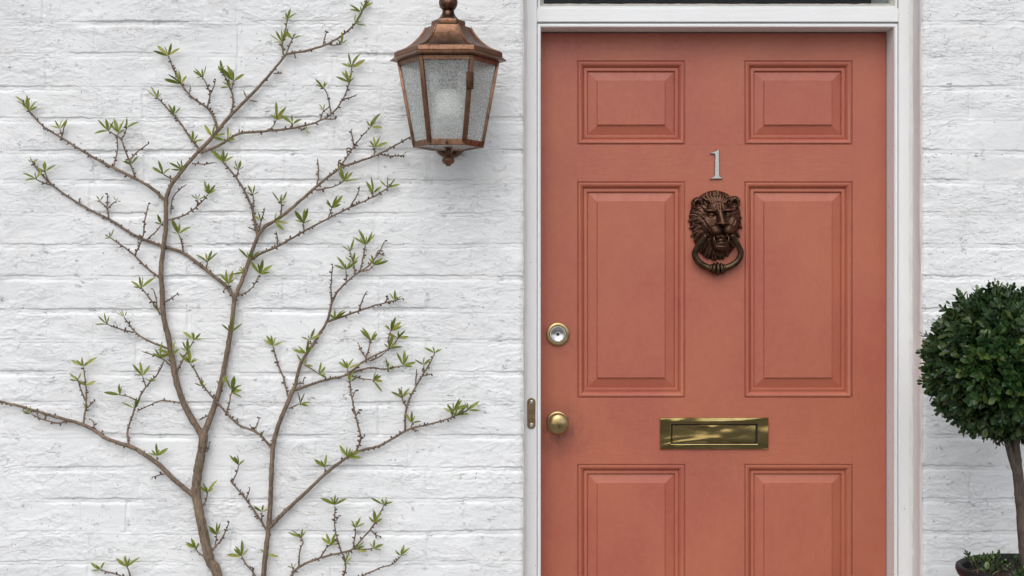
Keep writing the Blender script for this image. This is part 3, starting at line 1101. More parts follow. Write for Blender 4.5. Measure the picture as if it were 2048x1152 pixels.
def lion_height():
    st = 2.6
    xs = np.arange(100, 590, st)
    ys = np.arange(375, 950, st)
    X, Y = np.meshgrid(xs, ys)
    rr = np.random.default_rng(4)

    def ell(cx, cy, rx, ry, h, base=0.0, rot=0.0):
        dx_, dy_ = X - cx, Y - cy
        if rot:
            c, s_ = math.cos(rot), math.sin(rot)
            dx_, dy_ = dx_ * c + dy_ * s_, -dx_ * s_ + dy_ * c
        q = 1 - (dx_ / rx) ** 2 - (dy_ / ry) ** 2
        return np.where(q > 0, base + (h - base) * np.sqrt(np.clip(q, 0, 1)), -40.0)

    def smax(a, b_, k=8.0):
        hh_ = np.clip(0.5 + 0.5 * (a - b_) / k, 0, 1)
        return b_ + (a - b_) * hh_ + k * hh_ * (1 - hh_)

    def gau(cx, cy, sx, sy, rot=0.0):
        dx_, dy_ = X - cx, Y - cy
        if rot:
            c, s_ = math.cos(rot), math.sin(rot)
            dx_, dy_ = dx_ * c + dy_ * s_, -dx_ * s_ + dy_ * c
        return np.exp(-(dx_ / sx) ** 2 - (dy_ / sy) ** 2)

    H = np.full_like(X, -40.0)
    # mane mass: oval above, drawn to a point below
    H = np.maximum(H, ell(345, 605, 198, 216, 66))
    H = np.maximum(H, ell(347, 740, 165, 180, 55))

    def lock(pts, r0, r1, base):
        nonlocal H
        pth = catmull([(p[0], p[1], 0) for p in pts], 4.0)[:, :2]
        n_ = len(pth)
        best = np.full_like(X, -40.0)
        for i, (qx, qy) in enumerate(pth):
            t = i / (n_ - 1)
            r_ = r0 + (r1 - r0) * t ** 1.2
            r_ *= min(1.0, 0.55 + 3 * t)
            m_ = (np.abs(X - qx) < r_) & (np.abs(Y - qy) < r_)
            if not m_.any():
                continue
            d2 = (X[m_] - qx) ** 2 + (Y[m_] - qy) ** 2
            v = np.where(d2 < r_ * r_, base * (1 - 0.35 * t) + np.sqrt(np.clip(r_ * r_ - d2, 0, None)) * 1.25, -40)
            best[m_] = np.maximum(best[m_], v)
        H = np.maximum(H, best)

    cx, cy = 355, 640
    for ring_i, (ra, rb, cnt, base, rad) in enumerate(((0.70, 1.03, 34, 32, 22), (0.58, 0.93, 30, 52, 20), (0.50, 0.76, 26, 70, 17))):
        for i in range(cnt):
            th = 2 * math.pi * (i + 0.5 * (ring_i % 2)) / cnt + rr.uniform(-0.05, 0.05)
            ux, uy = math.sin(th), -math.cos(th)
            rx = 192 if uy < 0 else 188
            ry = 232 if uy < 0 else 272
            if uy > 0:
                rx *= 1 - 0.16 * uy
            if ring_i and abs(ux) < 0.75 and uy > 0.55 and ring_i == 2:
                continue
            a0, a1 = ra + rr.uniform(-0.03, 0.03), rb + rr.uniform(-0.05, 0.04)
            p0 = (cx + ux * rx * a0, cy + uy * ry * a0)
            p2 = (cx - 8 + ux * rx * a1, cy + uy * ry * a1 + 14 * abs(ux))
            bend = 16 * (1 if ux > 0 else -1)
            p1 = ((p0[0] + p2[0]) / 2 + bend * 0.7 * max(0, -uy + 0.3), (p0[1] + p2[1]) / 2 - 10 * abs(ux))
            lock([p0, p1, p2], rad * rr.uniform(0.8, 1.15), 9, base * rr.uniform(0.9, 1.1))
    # tuft over the brow
    for i, a in enumerate(np.linspace(-1.1, 1.1, 9)):
        lock([(357 + 40 * a, 500 - 6 * abs(a)), (356 + 62 * a, 455 + 10 * a * a), (354 + 100 * a, 418 + 26 * a * a)], 15, 6, 86)
    strand = np.sin(np.arctan2(Y - cy, X - cx) * 64 + 2.2 * np.sin((Y + X) * 0.03))
    # ears
    for ex, ey, sg in ((208, 489, -1), (489, 480, 1)):
        ear = ell(ex, ey, 47, 50, 98, 30)
        ear = ear - 58 * gau(ex - sg * 2, ey + 10, 24, 27)
        H = np.maximum(H, np.where(ear > 0, ear, -40))
    mane = H > -30
    H = np.where(mane, H + 1.6 * strand, H)
    # face
    Fh = ell(366, 625, 128, 172, 112, 40)
    Fh = smax(Fh, ell(358, 530, 88, 70, 124, 50), 10)
    Fh = smax(Fh, ell(282, 655, 58, 80, 104, 50), 10)
    Fh = smax(Fh, ell(468, 648, 48, 78, 104, 50), 10)
    # brows
    Fh = smax(Fh, ell(300, 548, 52, 17, 138, 80, 0.10), 8)
    Fh = smax(Fh, ell(430, 544, 46, 17, 138, 80, -0.14), 8)
    Fh = Fh - 30 * gau(302, 577, 30, 15, 0.12) - 30 * gau(433, 574, 27, 15, -0.12)
    for ex, ey in ((304, 576), (432, 573)):
        Fh = np.maximum(Fh, ell(ex, ey, 21, 14, 120, 92))
        Fh = Fh - 7 * gau(ex + 2, ey, 5, 5)
        Fh = np.maximum(Fh, ell(ex, ey + 16, 28, 6, 112, 86))
    # nose bridge and tip
    for t in np.linspace(0, 1, 12):
        Fh = smax(Fh, ell(362 + 22 * t, 520 + 115 * t, 30 + 16 * t, 30, 128 + 48 * t, 60), 5)
    Fh = smax(Fh, ell(385, 648, 55, 22, 186, 110), 6)
    Fh = Fh - 30 * gau(362, 658, 12, 7, 0.3) - 30 * gau(409, 657, 12, 7, -0.3)
    # muzzle
    muz = np.maximum(ell(334, 694, 62, 46, 164, 70), ell(434, 690, 54, 46, 164, 70))
    wh = np.sin((Y - 0.25 * np.abs(X - 385)) * 0.52)
    muz = muz + 2.6 * wh * ((np.abs(X - 385) > 20) & (Y > 672) & (Y < 730))
    Fh = smax(Fh, muz, 6)
    Fh = Fh - 22 * gau(385, 692, 5, 22)
    # jaw, lip, open mouth
    Fh = smax(Fh, ell(381, 815, 66, 50, 138, 60), 8)
    Fh = smax(Fh, ell(330, 770, 26, 46, 120, 60), 8)
    Fh = smax(Fh, ell(432, 765, 24, 46, 120, 60), 8)
    mouth = np.clip(1.35 - ((X - 381) / 46) ** 2 - ((Y - 757) / 33) ** 2, 0, 1)
    mouth = sstep(0.0, 0.45, mouth) * (Y > 712)
    Fh = Fh * (1 - mouth) + 66 * mouth
    Fh = np.where(mouth > 0.5, np.maximum(Fh, ell(381, 772, 34, 22, 90, 60)), Fh)
    for fx, fy in ((345, 742), (420, 740)):
        Fh = np.maximum(Fh, ell(fx, fy, 8, 22, 132, 60))
    for fx, fy in ((352, 776), (413, 774)):
        Fh = np.maximum(Fh, ell(fx, fy, 7, 14, 116, 60))
    Fh = smax(Fh, ell(381, 794, 52, 9, 146, 90), 4)
    Fh = Fh - 12 * gau(381, 812, 46, 5)
    # furrows
    Fh = Fh - 14 * gau(363, 520, 5, 26) - 8 * gau(340, 512, 5, 20, 0.3) - 8 * gau(386, 512, 5, 20, -0.3)
    Fh = Fh - 10 * gau(262, 640, 5, 40, -0.5) - 10 * gau(286, 680, 6, 34, -0.5) - 9 * gau(476, 640, 5, 40, 0.5)
    for t in np.linspace(-1, 1, 9):
        Fh = Fh - 6 * gau(381 + 44 * t, 848, 3, 16, -0.35 * t)
    H = np.where(Fh > H, Fh, H)
    # the pads the ring hangs from
    for qx, qy in ((256, 744), (466, 740)):
        H = np.maximum(H, ell(qx, qy, 26, 26, 128, 70))
    return X, Y, H


LX, LY, LH = lion_height()
knock = empty('door_knocker', tuple(P(1431, 467, Y_DOOR)), None)
knock.parent = door
knock.location = knock.location - door.location
knock['label'] = 'dark brown bronze lion head door knocker'


def lion_pt(u, v, h):
    q = P(1340 + u / 3.84, 280 + v / 3.84, Y_DOOR)
    return np.array((q.x, Y_DOOR - h * U, q.z))


nr, nc = LX.shape
q0, qx, qy = lion_pt(0, 0, 0), lion_pt(1, 0, 0) - lion_pt(0, 0, 0), lion_pt(0, 1, 0) - lion_pt(0, 0, 0)
V = q0 + LX[..., None] * qx + LY[..., None] * qy
V[..., 1] = Y_DOOR - np.clip(LH, -1.0, None) * U * 0.92
ok = LH > -20
Fq = grid_faces(nr, nc)
okf = ok.ravel()[Fq].any(axis=1)
Fq = Fq[okf][:, ::-1]
used = np.unique(Fq)
remap = -np.ones(nr * nc, dtype=np.int64)
remap[used] = np.arange(len(used))
me = mesh_np('lion_head', V.reshape(-1, 3)[used], remap[Fq])
lion = finish('lion_head', me, M['bronze'], knock)

# ring: a U hung from the jaw, thickened to a knuckle at the bottom
path, rad = [], []
for t in np.linspace(0, 1, 90):
    a = math.radians(152 + (388 - 152) * t)       # left pivot, round the bottom, right pivot
    u = 358 + 177 * math.cos(a) * (1.0 if True else 1)
    v = 868 - 122 * math.sin(a)
    # pull both ends in to the pads
    e = min(t, 1 - t)
    w = float(sstep(0.0, 0.12, np.array(e)))
    tx, ty = ((256, 746) if t < 0.5 else (466, 742))
    u, v = u * w + tx * (1 - w), v * w + ty * (1 - w)
    h = 112 * (1 - w) + w * (74 - 26 * math.sin(math.pi * t))
    path.append(lion_pt(u, v, h))
    d = (u - 358)
    r_ = 21 + 5 * math.sin(math.pi * t)
    if v > 900 and abs(d) < 62:
        for c_, bw, bh in ((0, 17, 27), (-31, 14, 20), (31, 14, 20), (-52, 8, 8), (52, 8, 8)):
            q = 1 - ((d - c_) / bw) ** 2
            if q > 0:
                r_ = max(r_, 26 + bh * math.sqrt(q))
    rad.append(r_ * U)
path = np.array(path)
# resample the bottom finely so that the knuckle is crisp
fine_t = np.concatenate([np.linspace(0, 33, 34), np.linspace(33.2, 55.8, 110), np.linspace(56, 89, 34)])
pf = np.stack([np.interp(fine_t, np.arange(90), path[:, i]) for i in range(3)], axis=1)
rf = []
for i, tt in enumerate(fine_t):
    d = (pf[i][0] - lion_pt(358, 0, 0)[0]) / U
    r_ = 21 + 5 * math.sin(math.pi * tt / 89)
    if 33 < tt < 56:
        for c_, bw, bh in ((0, 17, 28), (-31, 14, 21), (31, 14, 21), (-52, 8, 9), (52, 8, 9)):
            q = 1 - ((d - c_) / bw) ** 2
            if q > 0:
                r_ = max(r_, 25 + bh * math.sqrt(q))
    rf.append(r_ * U)
V, Fc = tube_vf(pf, rf, 16)
vf_obj('knocker_ring', V, Fc, M['ring'], knock, sharp=60)

# ------------------------------------------------------------------ hexagonal copper wall lantern
LY0 = -0.132
lk = (CAM_D + LY0) / F_PX
lcx = (896.5 - 1024) * lk
lantern = empty('wall_lantern', (lcx, LY0, 1.72), 'weathered copper hexagonal wall lantern with hammered glass', 'lantern')
HEX = dict(seg=6, axis='z', centre=(lcx, LY0, 0))


def hexpt(r, z, k):
    a = math.pi * k / 3
    return Vector((lcx + r * math.cos(a), LY0 + r * math.sin(a), z))


def hex_obj(name, prof, material, sharp=25, parent=lantern, cap0=True, cap1=True, **kw):
    V, Fc = lathe(prof, 6, 'z', (lcx, LY0, 0), 0.0, cap0, cap1)
    return vf_obj(name, V, Fc, material, parent, sharp, **kw)


# roof: ogee hips
rp = [(0.121, 1.9335), (0.1165, 1.9345), (0.1060, 1.9375), (0.0945, 1.9425), (0.0830, 1.9500), (0.0725, 1.9592), (0.0635, 1.9690), (0.0560, 1.9795), (0.0505, 1.9895), (0.0480, 1.9905), (0.030, 1.9930)]
roof = hex_obj('lantern_roof', rp, M['copper'], sharp=28)
for k in range(6):
    pth = np.array([tuple(hexpt(r * 1.0 + 0.0004, z, k)) for r, z in rp[1:9]])
    V, Fc = tube_vf(pth, [0.0024] * len(pth), 6)
    vf_obj('hip_seam', V, Fc, M['copper'], roof, sharp=60)
hex_obj('roof_collar', [(0.0375, 1.9925), (0.0385, 1.9945), (0.0385, 2.0020), (0.0370, 2.0045), (0.0300, 2.0055)], M['copper'], parent=roof)
lathe_obj('finial', [(0.0275, 2.0050), (0.0270, 2.0065), (0.0215, 2.0105), (0.0172, 2.0155), (0.0146, 2.0205), (0.0132, 2.0262), (0.0142, 2.0272)] +
          [(0.0213 * math.sin(math.radians(a)), 2.0462 - 0.0213 * math.cos(math.radians(a))) for a in range(34, 168, 9)] +
          [(0.0050, 2.0685), (0.0050, 2.0720), (0.0030, 2.0745)], M['copper'], roof, seg=40, axis='z', centre=(lcx, LY0, 0), sharp=40)
hex_obj('eave_band', [(0.100, 1.9235), (0.1220, 1.9228), (0.1228, 1.9240), (0.1222, 1.9330), (0.1210, 1.9342), (0.1000, 1.9342)], M['copper'], parent=roof)
hex_obj('drip_brim', [(0.1060, 1.9120), (0.1270, 1.9128), (0.1316, 1.9140), (0.1322, 1.9152), (0.1230, 1.9226), (0.1060, 1.9230)], M['copper'], parent=roof)

# cage: posts, top and bottom rings
RT, RB, ZTOP, ZBOT = 0.1140, 0.0795, 1.9120, 1.7270
hex_obj('top_ring', [(0.0960, 1.9119), (0.1150, 1.9119), (0.1143, 1.9030), (0.0960, 1.9030), (0.0960, 1.9119)], M['copper'], cap0=False, cap1=False)
hex_obj('bottom_ring', [(0.0700, 1.7310), (0.0808, 1.7310), (0.0800, 1.7205), (0.0815, 1.7190), (0.0800, 1.7175), (0.0700, 1.7180), (0.0700, 1.7310)], M['copper'], cap0=False, cap1=False)
for k in range(6):
    bm = bmesh.new()
    p, q = hexpt(RT - 0.002, ZTOP - 0.002, k), hexpt(RB - 0.002, ZBOT - 0.004, k)
    out = p - hexpt(0, ZTOP, k)
    bar_bm(bm, p, q, 0.0105, 0.0070, out)
    finish('post', mesh_bm('post', bm), M['copper'], lantern, sharp=35)
for k in range(6):
    bm = bmesh.new()
    a0, a1 = hexpt(RT - 0.0050, ZTOP - 0.006, k), hexpt(RT - 0.0050, ZTOP - 0.006, k + 1)
    b0, b1 = hexpt(RB - 0.0050, ZBOT + 0.001, k), hexpt(RB - 0.0050, ZBOT + 0.001, k + 1)
    nrm = ((a1 - a0).cross(b0 - a0)).normalized() * 0.0013
    vs = [bm.verts.new(v + nrm * sg) for sg in (-1, 1) for v in (a0, a1, b1, b0)]
    for f_ in ((0, 1, 2, 3), (4, 5, 6, 7), (0, 1, 5, 4), (1, 2, 6, 5), (2, 3, 7, 6), (3, 0, 4, 7)):
        bm.faces.new([vs[i] for i in f_])
    finish('glass_pane', mesh_bm('glass_pane', bm), M['glass'], lantern, smooth=False)
hex_obj('base_pane', [(0.0720, 1.7192), (0.0720, 1.7216)], M['glass'])
# catch on the right front post
t = 0.22
c = hexpt(RT + (RB - RT) * 0.30 + 0.001, ZTOP + (ZBOT - ZTOP) * 0.30, 5)
bm = bmesh.new()
box_bm(bm, c.x - 0.0085, c.x + 0.0075, c.y - 0.0070, c.y + 0.0015, c.z - 0.0190, c.z + 0.0190, 0.001)
catch = finish('door_catch', mesh_bm('door_catch', bm), M['copper_dark'], lantern, sharp=35)
bm = bmesh.new()
box_bm(bm, c.x + 0.0005, c.x + 0.0050, c.y - 0.0100, c.y - 0.0068, c.z - 0.0100, c.z + 0.0040, 0.0006)
finish('catch_tongue', mesh_bm('catch_tongue', bm), M['copper_dark'], catch, sharp=35)
lathe_obj('screw', [(0.0034, -0.002), (0.0032, -0.0050), (0.0018, -0.0060), (0.0003, -0.0062)], M['holder'], lantern, seg=14, centre=(lcx, LY0 - RB * 0.866, 1.7245))
# lamp holder and frosted bulb
lathe_obj('lamp_holder', [(0.030, 1.921), (0.030, 1.903), (0.0215, 1.900), (0.0215, 1.862), (0.0185, 1.857), (0.0185, 1.850)], M['holder'], lantern, seg=28, axis='z', centre=(lcx, LY0, 0))
lathe_obj('light_bulb', [(0.0150, 1.851), (0.0190, 1.845), (0.0268, 1.839), (0.0295, 1.830), (0.0295, 1.802), (0.0275, 1.792), (0.0210, 1.785), (0.0110, 1.7815), (0.0010, 1.7805)], M['bulb'], lantern, seg=32, axis='z', centre=(lcx, LY0, 0))
# bottom finial and the bracket to the wall
lathe_obj('bottom_finial', [(0.0110, 1.7185), (0.0105, 1.7155), (0.0062, 1.7145), (0.0060, 1.6985), (0.0085, 1.6965), (0.0125, 1.6938), (0.0146, 1.6890), (0.0136, 1.6842), (0.0100, 1.6808), (0.0058, 1.6795), (0.0058, 1.6765), (0.0030, 1.6755)], M['copper'], lantern, seg=28, axis='z', centre=(lcx, LY0, 0))
rz_ = CAM_Z + (576 - 283) / 848.0
lathe_obj('wall_rose', [(0.0400, 0.004), (0.0400, -0.006), (0.0370, -0.0125), (0.0325, -0.0145), (0.0280, -0.0125), (0.0240, -0.0135), (0.0150, -0.022), (0.0100, -0.030)], M['copper'], lantern, seg=40, centre=(lcx - 0.002, 0, rz_))
pth = catmull([(lcx - 0.002, -0.012, rz_ - 0.006), (lcx - 0.001, -0.045, rz_ - 0.026), (lcx, -0.085, 1.7170), (lcx, LY0, 1.7165)], 0.005)
V, Fc = tube_vf(pth, [0.0075] * len(pth), 10)
vf_obj('bracket_arm', V, Fc, M['copper'], lantern, sharp=60)
# upper strap that ties the roof to the wall
bm = bmesh.new()
bar_bm(bm, (lcx, -0.030, 1.9285), (lcx, 0.004, 1.9285), 0.050, 0.008, (0, 0, 1))
finish('wall_strap', mesh_bm('wall_strap', bm), M['copper'], lantern, sharp=35)

# ------------------------------------------------------------------ the two wall shrubs
# each line: width at start and end (photo px), then points (px); depth grows from the parent
T1 = [
 ('trunk', 26, 20, [(458, 1763), (456, 1500), (450, 1300), (435, 1152), (420, 1121), (406, 1061), (395, 1006), (392, 976), (397, 936), (406, 886), (406, 862)]),
 ('stem', 17, 12, [(406, 872), (422, 831), (440, 776), (455, 701), (465, 636), (469, 593)]),
 ('stem', 12, 10, [(469, 597), (490, 545), (505, 500), (517, 468)]),
 ('stem', 18, 10, [(408, 876), (395, 856), (372, 816), (355, 771), (345, 721), (337, 676), (327, 631), (324, 576), (322, 540), (327, 495), (332, 450), (332, 405), (340, 375), (365, 340), (395, 305)]),
 ('stem', 11, 6, [(395, 305), (415, 285), (435, 262), (460, 232), (495, 197), (530, 160), (555, 130), (575, 105)]),
 ('branch', 7, 4, [(573, 108), (610, 102), (650, 90), (685, 70), (710, 47), (725, 20), (736, -6)]),
 ('twig', 5, 3.6, [(567, 110), (565, 85), (572, 55), (575, 30)]),
 ('twig', 4, 3, [(573, 105), (582, 85), (586, 72)]),
 ('twig', 4, 3, [(646, 91), (650, 74), (653, 64)]),
 ('twig', 4, 3, [(655, 88), (668, 90), (684, 88)]),
 ('twig', 4, 3, [(588, 107), (592, 117)]),
 ('branch', 9, 4, [(331, 402), (305, 377), (270, 357), (240, 342), (210, 327), (170, 305), (130, 280), (90, 255), (65, 230), (42, 200)]),
 ('twig', 5, 3.4, [(272, 358), (260, 325), (250, 300), (240, 277), (217, 262)]),
 ('twig', 4, 3, [(227, 334), (235, 300), (234, 277), (237, 266)]),
 ('twig', 4, 3, [(260, 319), (278, 301), (297, 287)]),
 ('twig', 4, 3, [(240, 278), (250, 268), (253, 257)]),
 ('twig', 4, 3, [(125, 277), (120, 258)]),
 ('twig', 4, 3, [(124, 272), (128, 255), (134, 244)]),
 ('branch', 10, 4, [(468, 594), (452, 572), (425, 550), (400, 530), (365, 505), (325, 492), (290, 480), (260, 465), (225, 442), (190, 425), (150, 402), (107, 372), (80, 345), (65, 325)], -1),
 ('twig', 4, 3, [(104, 370), (88, 366), (72, 358)]),
 ('twig', 4, 3, [(100, 366), (92, 350), (89, 338)]),
 ('twig', 4, 3, [(160, 409), (158, 398)]),
 ('twig', 5, 3, [(218, 438), (214, 418), (200, 402)]),
 ('twig', 4, 3, [(213, 417), (215, 402), (215, 388)]),
 ('twig', 4, 3, [(214, 418), (227, 406), (233, 402)]),
 ('branch', 6, 3.4, [(321, 556), (295, 537), (270, 512), (245, 492), (220, 475)]),
 ('twig', 5, 3.2, [(269, 512), (285, 475), (290, 440), (297, 408)], 1),
 ('twig', 4, 3, [(293, 480), (315, 460), (323, 449)]),
 ('twig', 5, 3.4, [(367, 505), (362, 480), (357, 468)]),
 ('twig', 4.5, 3.4, [(412, 539), (415, 524)]),
 ('branch', 5, 3.2, [(336, 440), (365, 432), (395, 412), (417, 388)]),
 ('twig', 4, 3, [(394, 413), (396, 400)]),
 ('twig', 4, 2.8, [(341, 428), (345, 398), (358, 380), (373, 369)]),
 ('twig', 4, 3, [(347, 360), (330, 351), (324, 346)]),
 ('branch', 6, 3.4, [(399, 299), (380, 275), (360, 245), (340, 222), (315, 196)]),
 ('branch', 7, 3.6, [(436, 260), (428, 236), (415, 216), (385, 195), (365, 172), (350, 145), (340, 120), (336, 112)]),
 ('twig', 5, 3, [(414, 217), (420, 190), (413, 168), (405, 154)]),
 ('twig', 4, 3, [(420, 190), (428, 172), (431, 160)]),
 ('twig', 4, 3, [(378, 190), (381, 174)]),
 ('twig', 6, 3.2, [(461, 231), (466, 210), (465, 190), (457, 168), (445, 145)]),
 ('twig', 4, 3, [(464, 176), (467, 162)]),
 ('twig', 4, 3, [(500, 200), (515, 204)]),
 ('twig', 4, 3, [(494, 196), (487, 181)]),
 ('twig', 4, 3, [(547, 147), (565, 146)]),
 ('branch', 8, 3.2, [(401, 306), (435, 292), (460, 277), (480, 267), (535, 262), (580, 257), (625, 247), (660, 230), (685, 200), (700, 160), (704, 130)]),
 ('twig', 4, 3, [(662, 227), (655, 190), (647, 176)]),
 ('twig', 4, 3, [(640, 242), (646, 222)]),
 ('twig', 4, 3, [(686, 199), (702, 195), (715, 188)]),
 ('twig', 4, 3, [(536, 262), (546, 252), (553, 240)]),
 ('twig', 4, 3, [(582, 257), (586, 248)]),
 ('twig', 4, 3, [(595, 255), (610, 260)]),
 ('twig', 4, 3, [(650, 238), (670, 238)]),
 ('twig', 4, 3, [(478, 268), (479, 258)]),
 ('twig', 4, 3, [(384, 327), (408, 328), (432, 325)]),
 ('branch', 8, 4, [(516, 472), (508, 436), (502, 410), (482, 370), (460, 340), (428, 304)]),
 ('twig', 4, 3, [(473, 356), (477, 340)]),
 ('twig', 4, 3, [(506, 430), (507, 395), (505, 388)]),
 ('twig', 4.5, 3, [(518, 466), (522, 442), (531, 415)]),
 ('twig', 4, 3, [(512, 460), (496, 455)]),
 ('branch', 10, 4, [(516, 470), (530, 453), (560, 435), (600, 402), (640, 367), (680, 337), (720, 322), (760, 307), (822, 273)]),
 ('twig', 5, 3, [(677, 338), (700, 305), (720, 277), (741, 254)]),
 ('twig', 4, 3, [(708, 292), (704, 272), (703, 260)]),
 ('twig', 4, 3, [(695, 311), (694, 297)]),
 ('twig', 4.5, 3.2, [(634, 372), (637, 345), (635, 317)]),
 ('twig', 4.5, 3, [(632, 380), (655, 376), (675, 370), (688, 362)]),
 ('twig', 5, 3.4, [(561, 435), (563, 412), (560, 396)]),
 ('twig', 4, 3, [(677, 338), (677, 323)]),
 ('twig', 4, 3, [(748, 312), (750, 296)]),
 ('twig', 4.5, 3, [(757, 308), (780, 312), (806, 311)]),
 ('branch', 7, 3.4, [(499, 522), (520, 508), (560, 490), (600, 467), (650, 440), (700, 415), (750, 392), (784, 370)]),
 ('twig', 4, 3.2, [(555, 491), (553, 462)]),
 ('twig', 4, 3.2, [(608, 463), (607, 446)]),
 ('twig', 4.5, 3.2, [(657, 436), (664, 416)]),
 ('twig', 4.5, 3, [(700, 415), (712, 394), (720, 372)]),
 ('twig', 4, 3, [(744, 395), (746, 386)]),
 ('branch', 14, 5, [(390, 993), (350, 961), (320, 931), (280, 903), (260, 893), (215, 878), (190, 861), (160, 847), (120, 836), (75, 823), (35, 811), (0, 803), (-40, 795)]),
 ('twig', 6, 3.4, [(166, 849), (172, 811), (172, 776), (167, 733)]),
 ('twig', 5, 3.2, [(170, 800), (161, 776), (154, 756)]),
 ('twig', 4, 3, [(173, 816), (190, 803)]),
 ('twig', 4.5, 3, [(190, 862), (187, 845), (181, 838)]),
 ('twig', 6, 4, [(258, 893), (255, 863), (265, 831), (272, 811), (290, 776), (315, 748), (328, 722)]),
 ('twig', 4, 3, [(344, 733), (322, 716), (284, 703)]),
 ('twig', 4, 3, [(292, 774), (285, 752)]),
 ('twig', 4, 3, [(272, 800), (252, 791), (240, 790)]),
 ('twig', 4, 3, [(360, 806), (325, 801), (296, 812), (274, 822)]),
 ('twig', 5, 3.2, [(133, 842), (115, 846), (90, 840), (62, 828)]),
 ('twig', 4, 3, [(76, 838), (74, 820)]),
 ('twig', 4, 3, [(92, 838), (86, 822)]),
 ('twig', 4, 3, [(313, 925), (314, 912)]),
 ('twig', 4, 3, [(329, 948), (305, 954)]),
 ('twig', 4.5, 3, [(204, 872), (204, 862)]),
 ('branch', 6, 3.4, [(336, 697), (300, 683), (275, 668), (258, 648), (248, 634)]),
 ('twig', 4.5, 3, [(268, 665), (240, 658), (214, 648)]),
 ('twig', 5.5, 3.2, [(321, 630), (310, 611), (295, 591), (283, 576)]),
 ('twig', 4, 3, [(314, 616), (312, 596), (306, 578)]),
 ('twig', 4.5, 3, [(331, 604), (355, 588)]),
 ('twig', 5.5, 3.2, [(353, 744), (372, 708), (388, 680)]),
 ('twig', 4, 3, [(399, 840), (425, 826)]),
 ('twig', 5, 3.2, [(451, 831), (457, 812), (464, 780)]),
 ('twig', 4.5, 3.2, [(466, 596), (455, 575), (446, 583)]),
 ('twig', 4.5, 3.2, [(463, 590), (457, 568)]),
 ('twig', 4.5, 3, [(473, 593), (502, 578), (520, 548)]),
 ('twig', 4, 3, [(408, 905), (417, 898), (419, 884)]),
 ('twig', 5, 3.2, [(403, 1018), (412, 1000), (415, 985)]),
 ('twig', 5, 3, [(421, 1106), (430, 1094), (445, 1076), (458, 1045)]),
 ('twig', 4, 3, [(430, 1092), (434, 1070)]),
 ('twig', 5, 3.2, [(407, 1112), (396, 1104), (392, 1097)]),
 ('branch', 8, 3.4, [(452, 1275), (380, 1225), (310, 1180), (240, 1151), (200, 1140)]),
 ('twig', 5, 3.2, [(262, 1160), (258, 1142), (254, 1134)]),
]
C1 = [(727, 8, 1.0), (716, 20, .9), (632, 46, 0), (717, 50, .6), (683, 82, .9), (556, 78, 1.1), (575, 36, .6), (586, 74, .9),
      (62, 214, .9), (48, 204, .6), (118, 250, .9), (208, 246, 1.0), (237, 258, .8), (252, 255, .8), (259, 327, .7), (88, 338, .9), (70, 357, .6), (66, 323, .5),
      (199, 401, .5), (234, 401, .5), (217, 472, .6), (320, 438, .9), (357, 460, 1.1), (415, 518, 1.0), (418, 378, 1.0), (395, 393, .8), (325, 345, .8), (356, 332, 1.1),
      (311, 184, 1.0), (348, 226, .6), (337, 107, .9), (357, 164, 1.2), (400, 150, .9), (447, 136, 1.0), (472, 152, 1.2), (454, 172, .9), (398, 270, .8), (428, 274, 1.0), (460, 284, .7),
      (702, 130, .9), (696, 161, 1.0), (646, 173, .8), (645, 218, .8), (555, 232, 1.2), (587, 244, .7), (612, 262, .5), (450, 320, .9), (478, 332, .8), (434, 302, .5), (507, 385, .6), (522, 437, .7),
      (746, 250, .9), (748, 284, .9), (810, 308, .5), (692, 356, 1.0), (567, 400, .8), (607, 437, 1.1), (551, 448, .9), (665, 410, 1.0), (747, 378, 1.0), (776, 372, .8),
      (167, 720, 1.2), (150, 757, .6), (168, 812, .5), (172, 768, .6), (326, 710, .9), (281, 741, .8), (236, 784, .8), (268, 814, 1.0), (60, 826, .9), (314, 907, .9), (340, 708, .9),
      (246, 622, .8), (210, 644, .7), (280, 563, 1.1), (311, 617, .4), (392, 668, 1.0), (370, 699, .8), (464, 660, 1.1), (469, 768, 1.3), (479, 784, 1.2), (446, 771, .8),
      (455, 556, .9), (472, 534, 1.0), (525, 533, 1.0), (500, 514, .8), (416, 980, .9), (434, 1060, .9), (389, 1088, 1.2), (195, 1133, .9), (254, 1126, 1.2), (300, 760, .4), (344, 723, .5)]
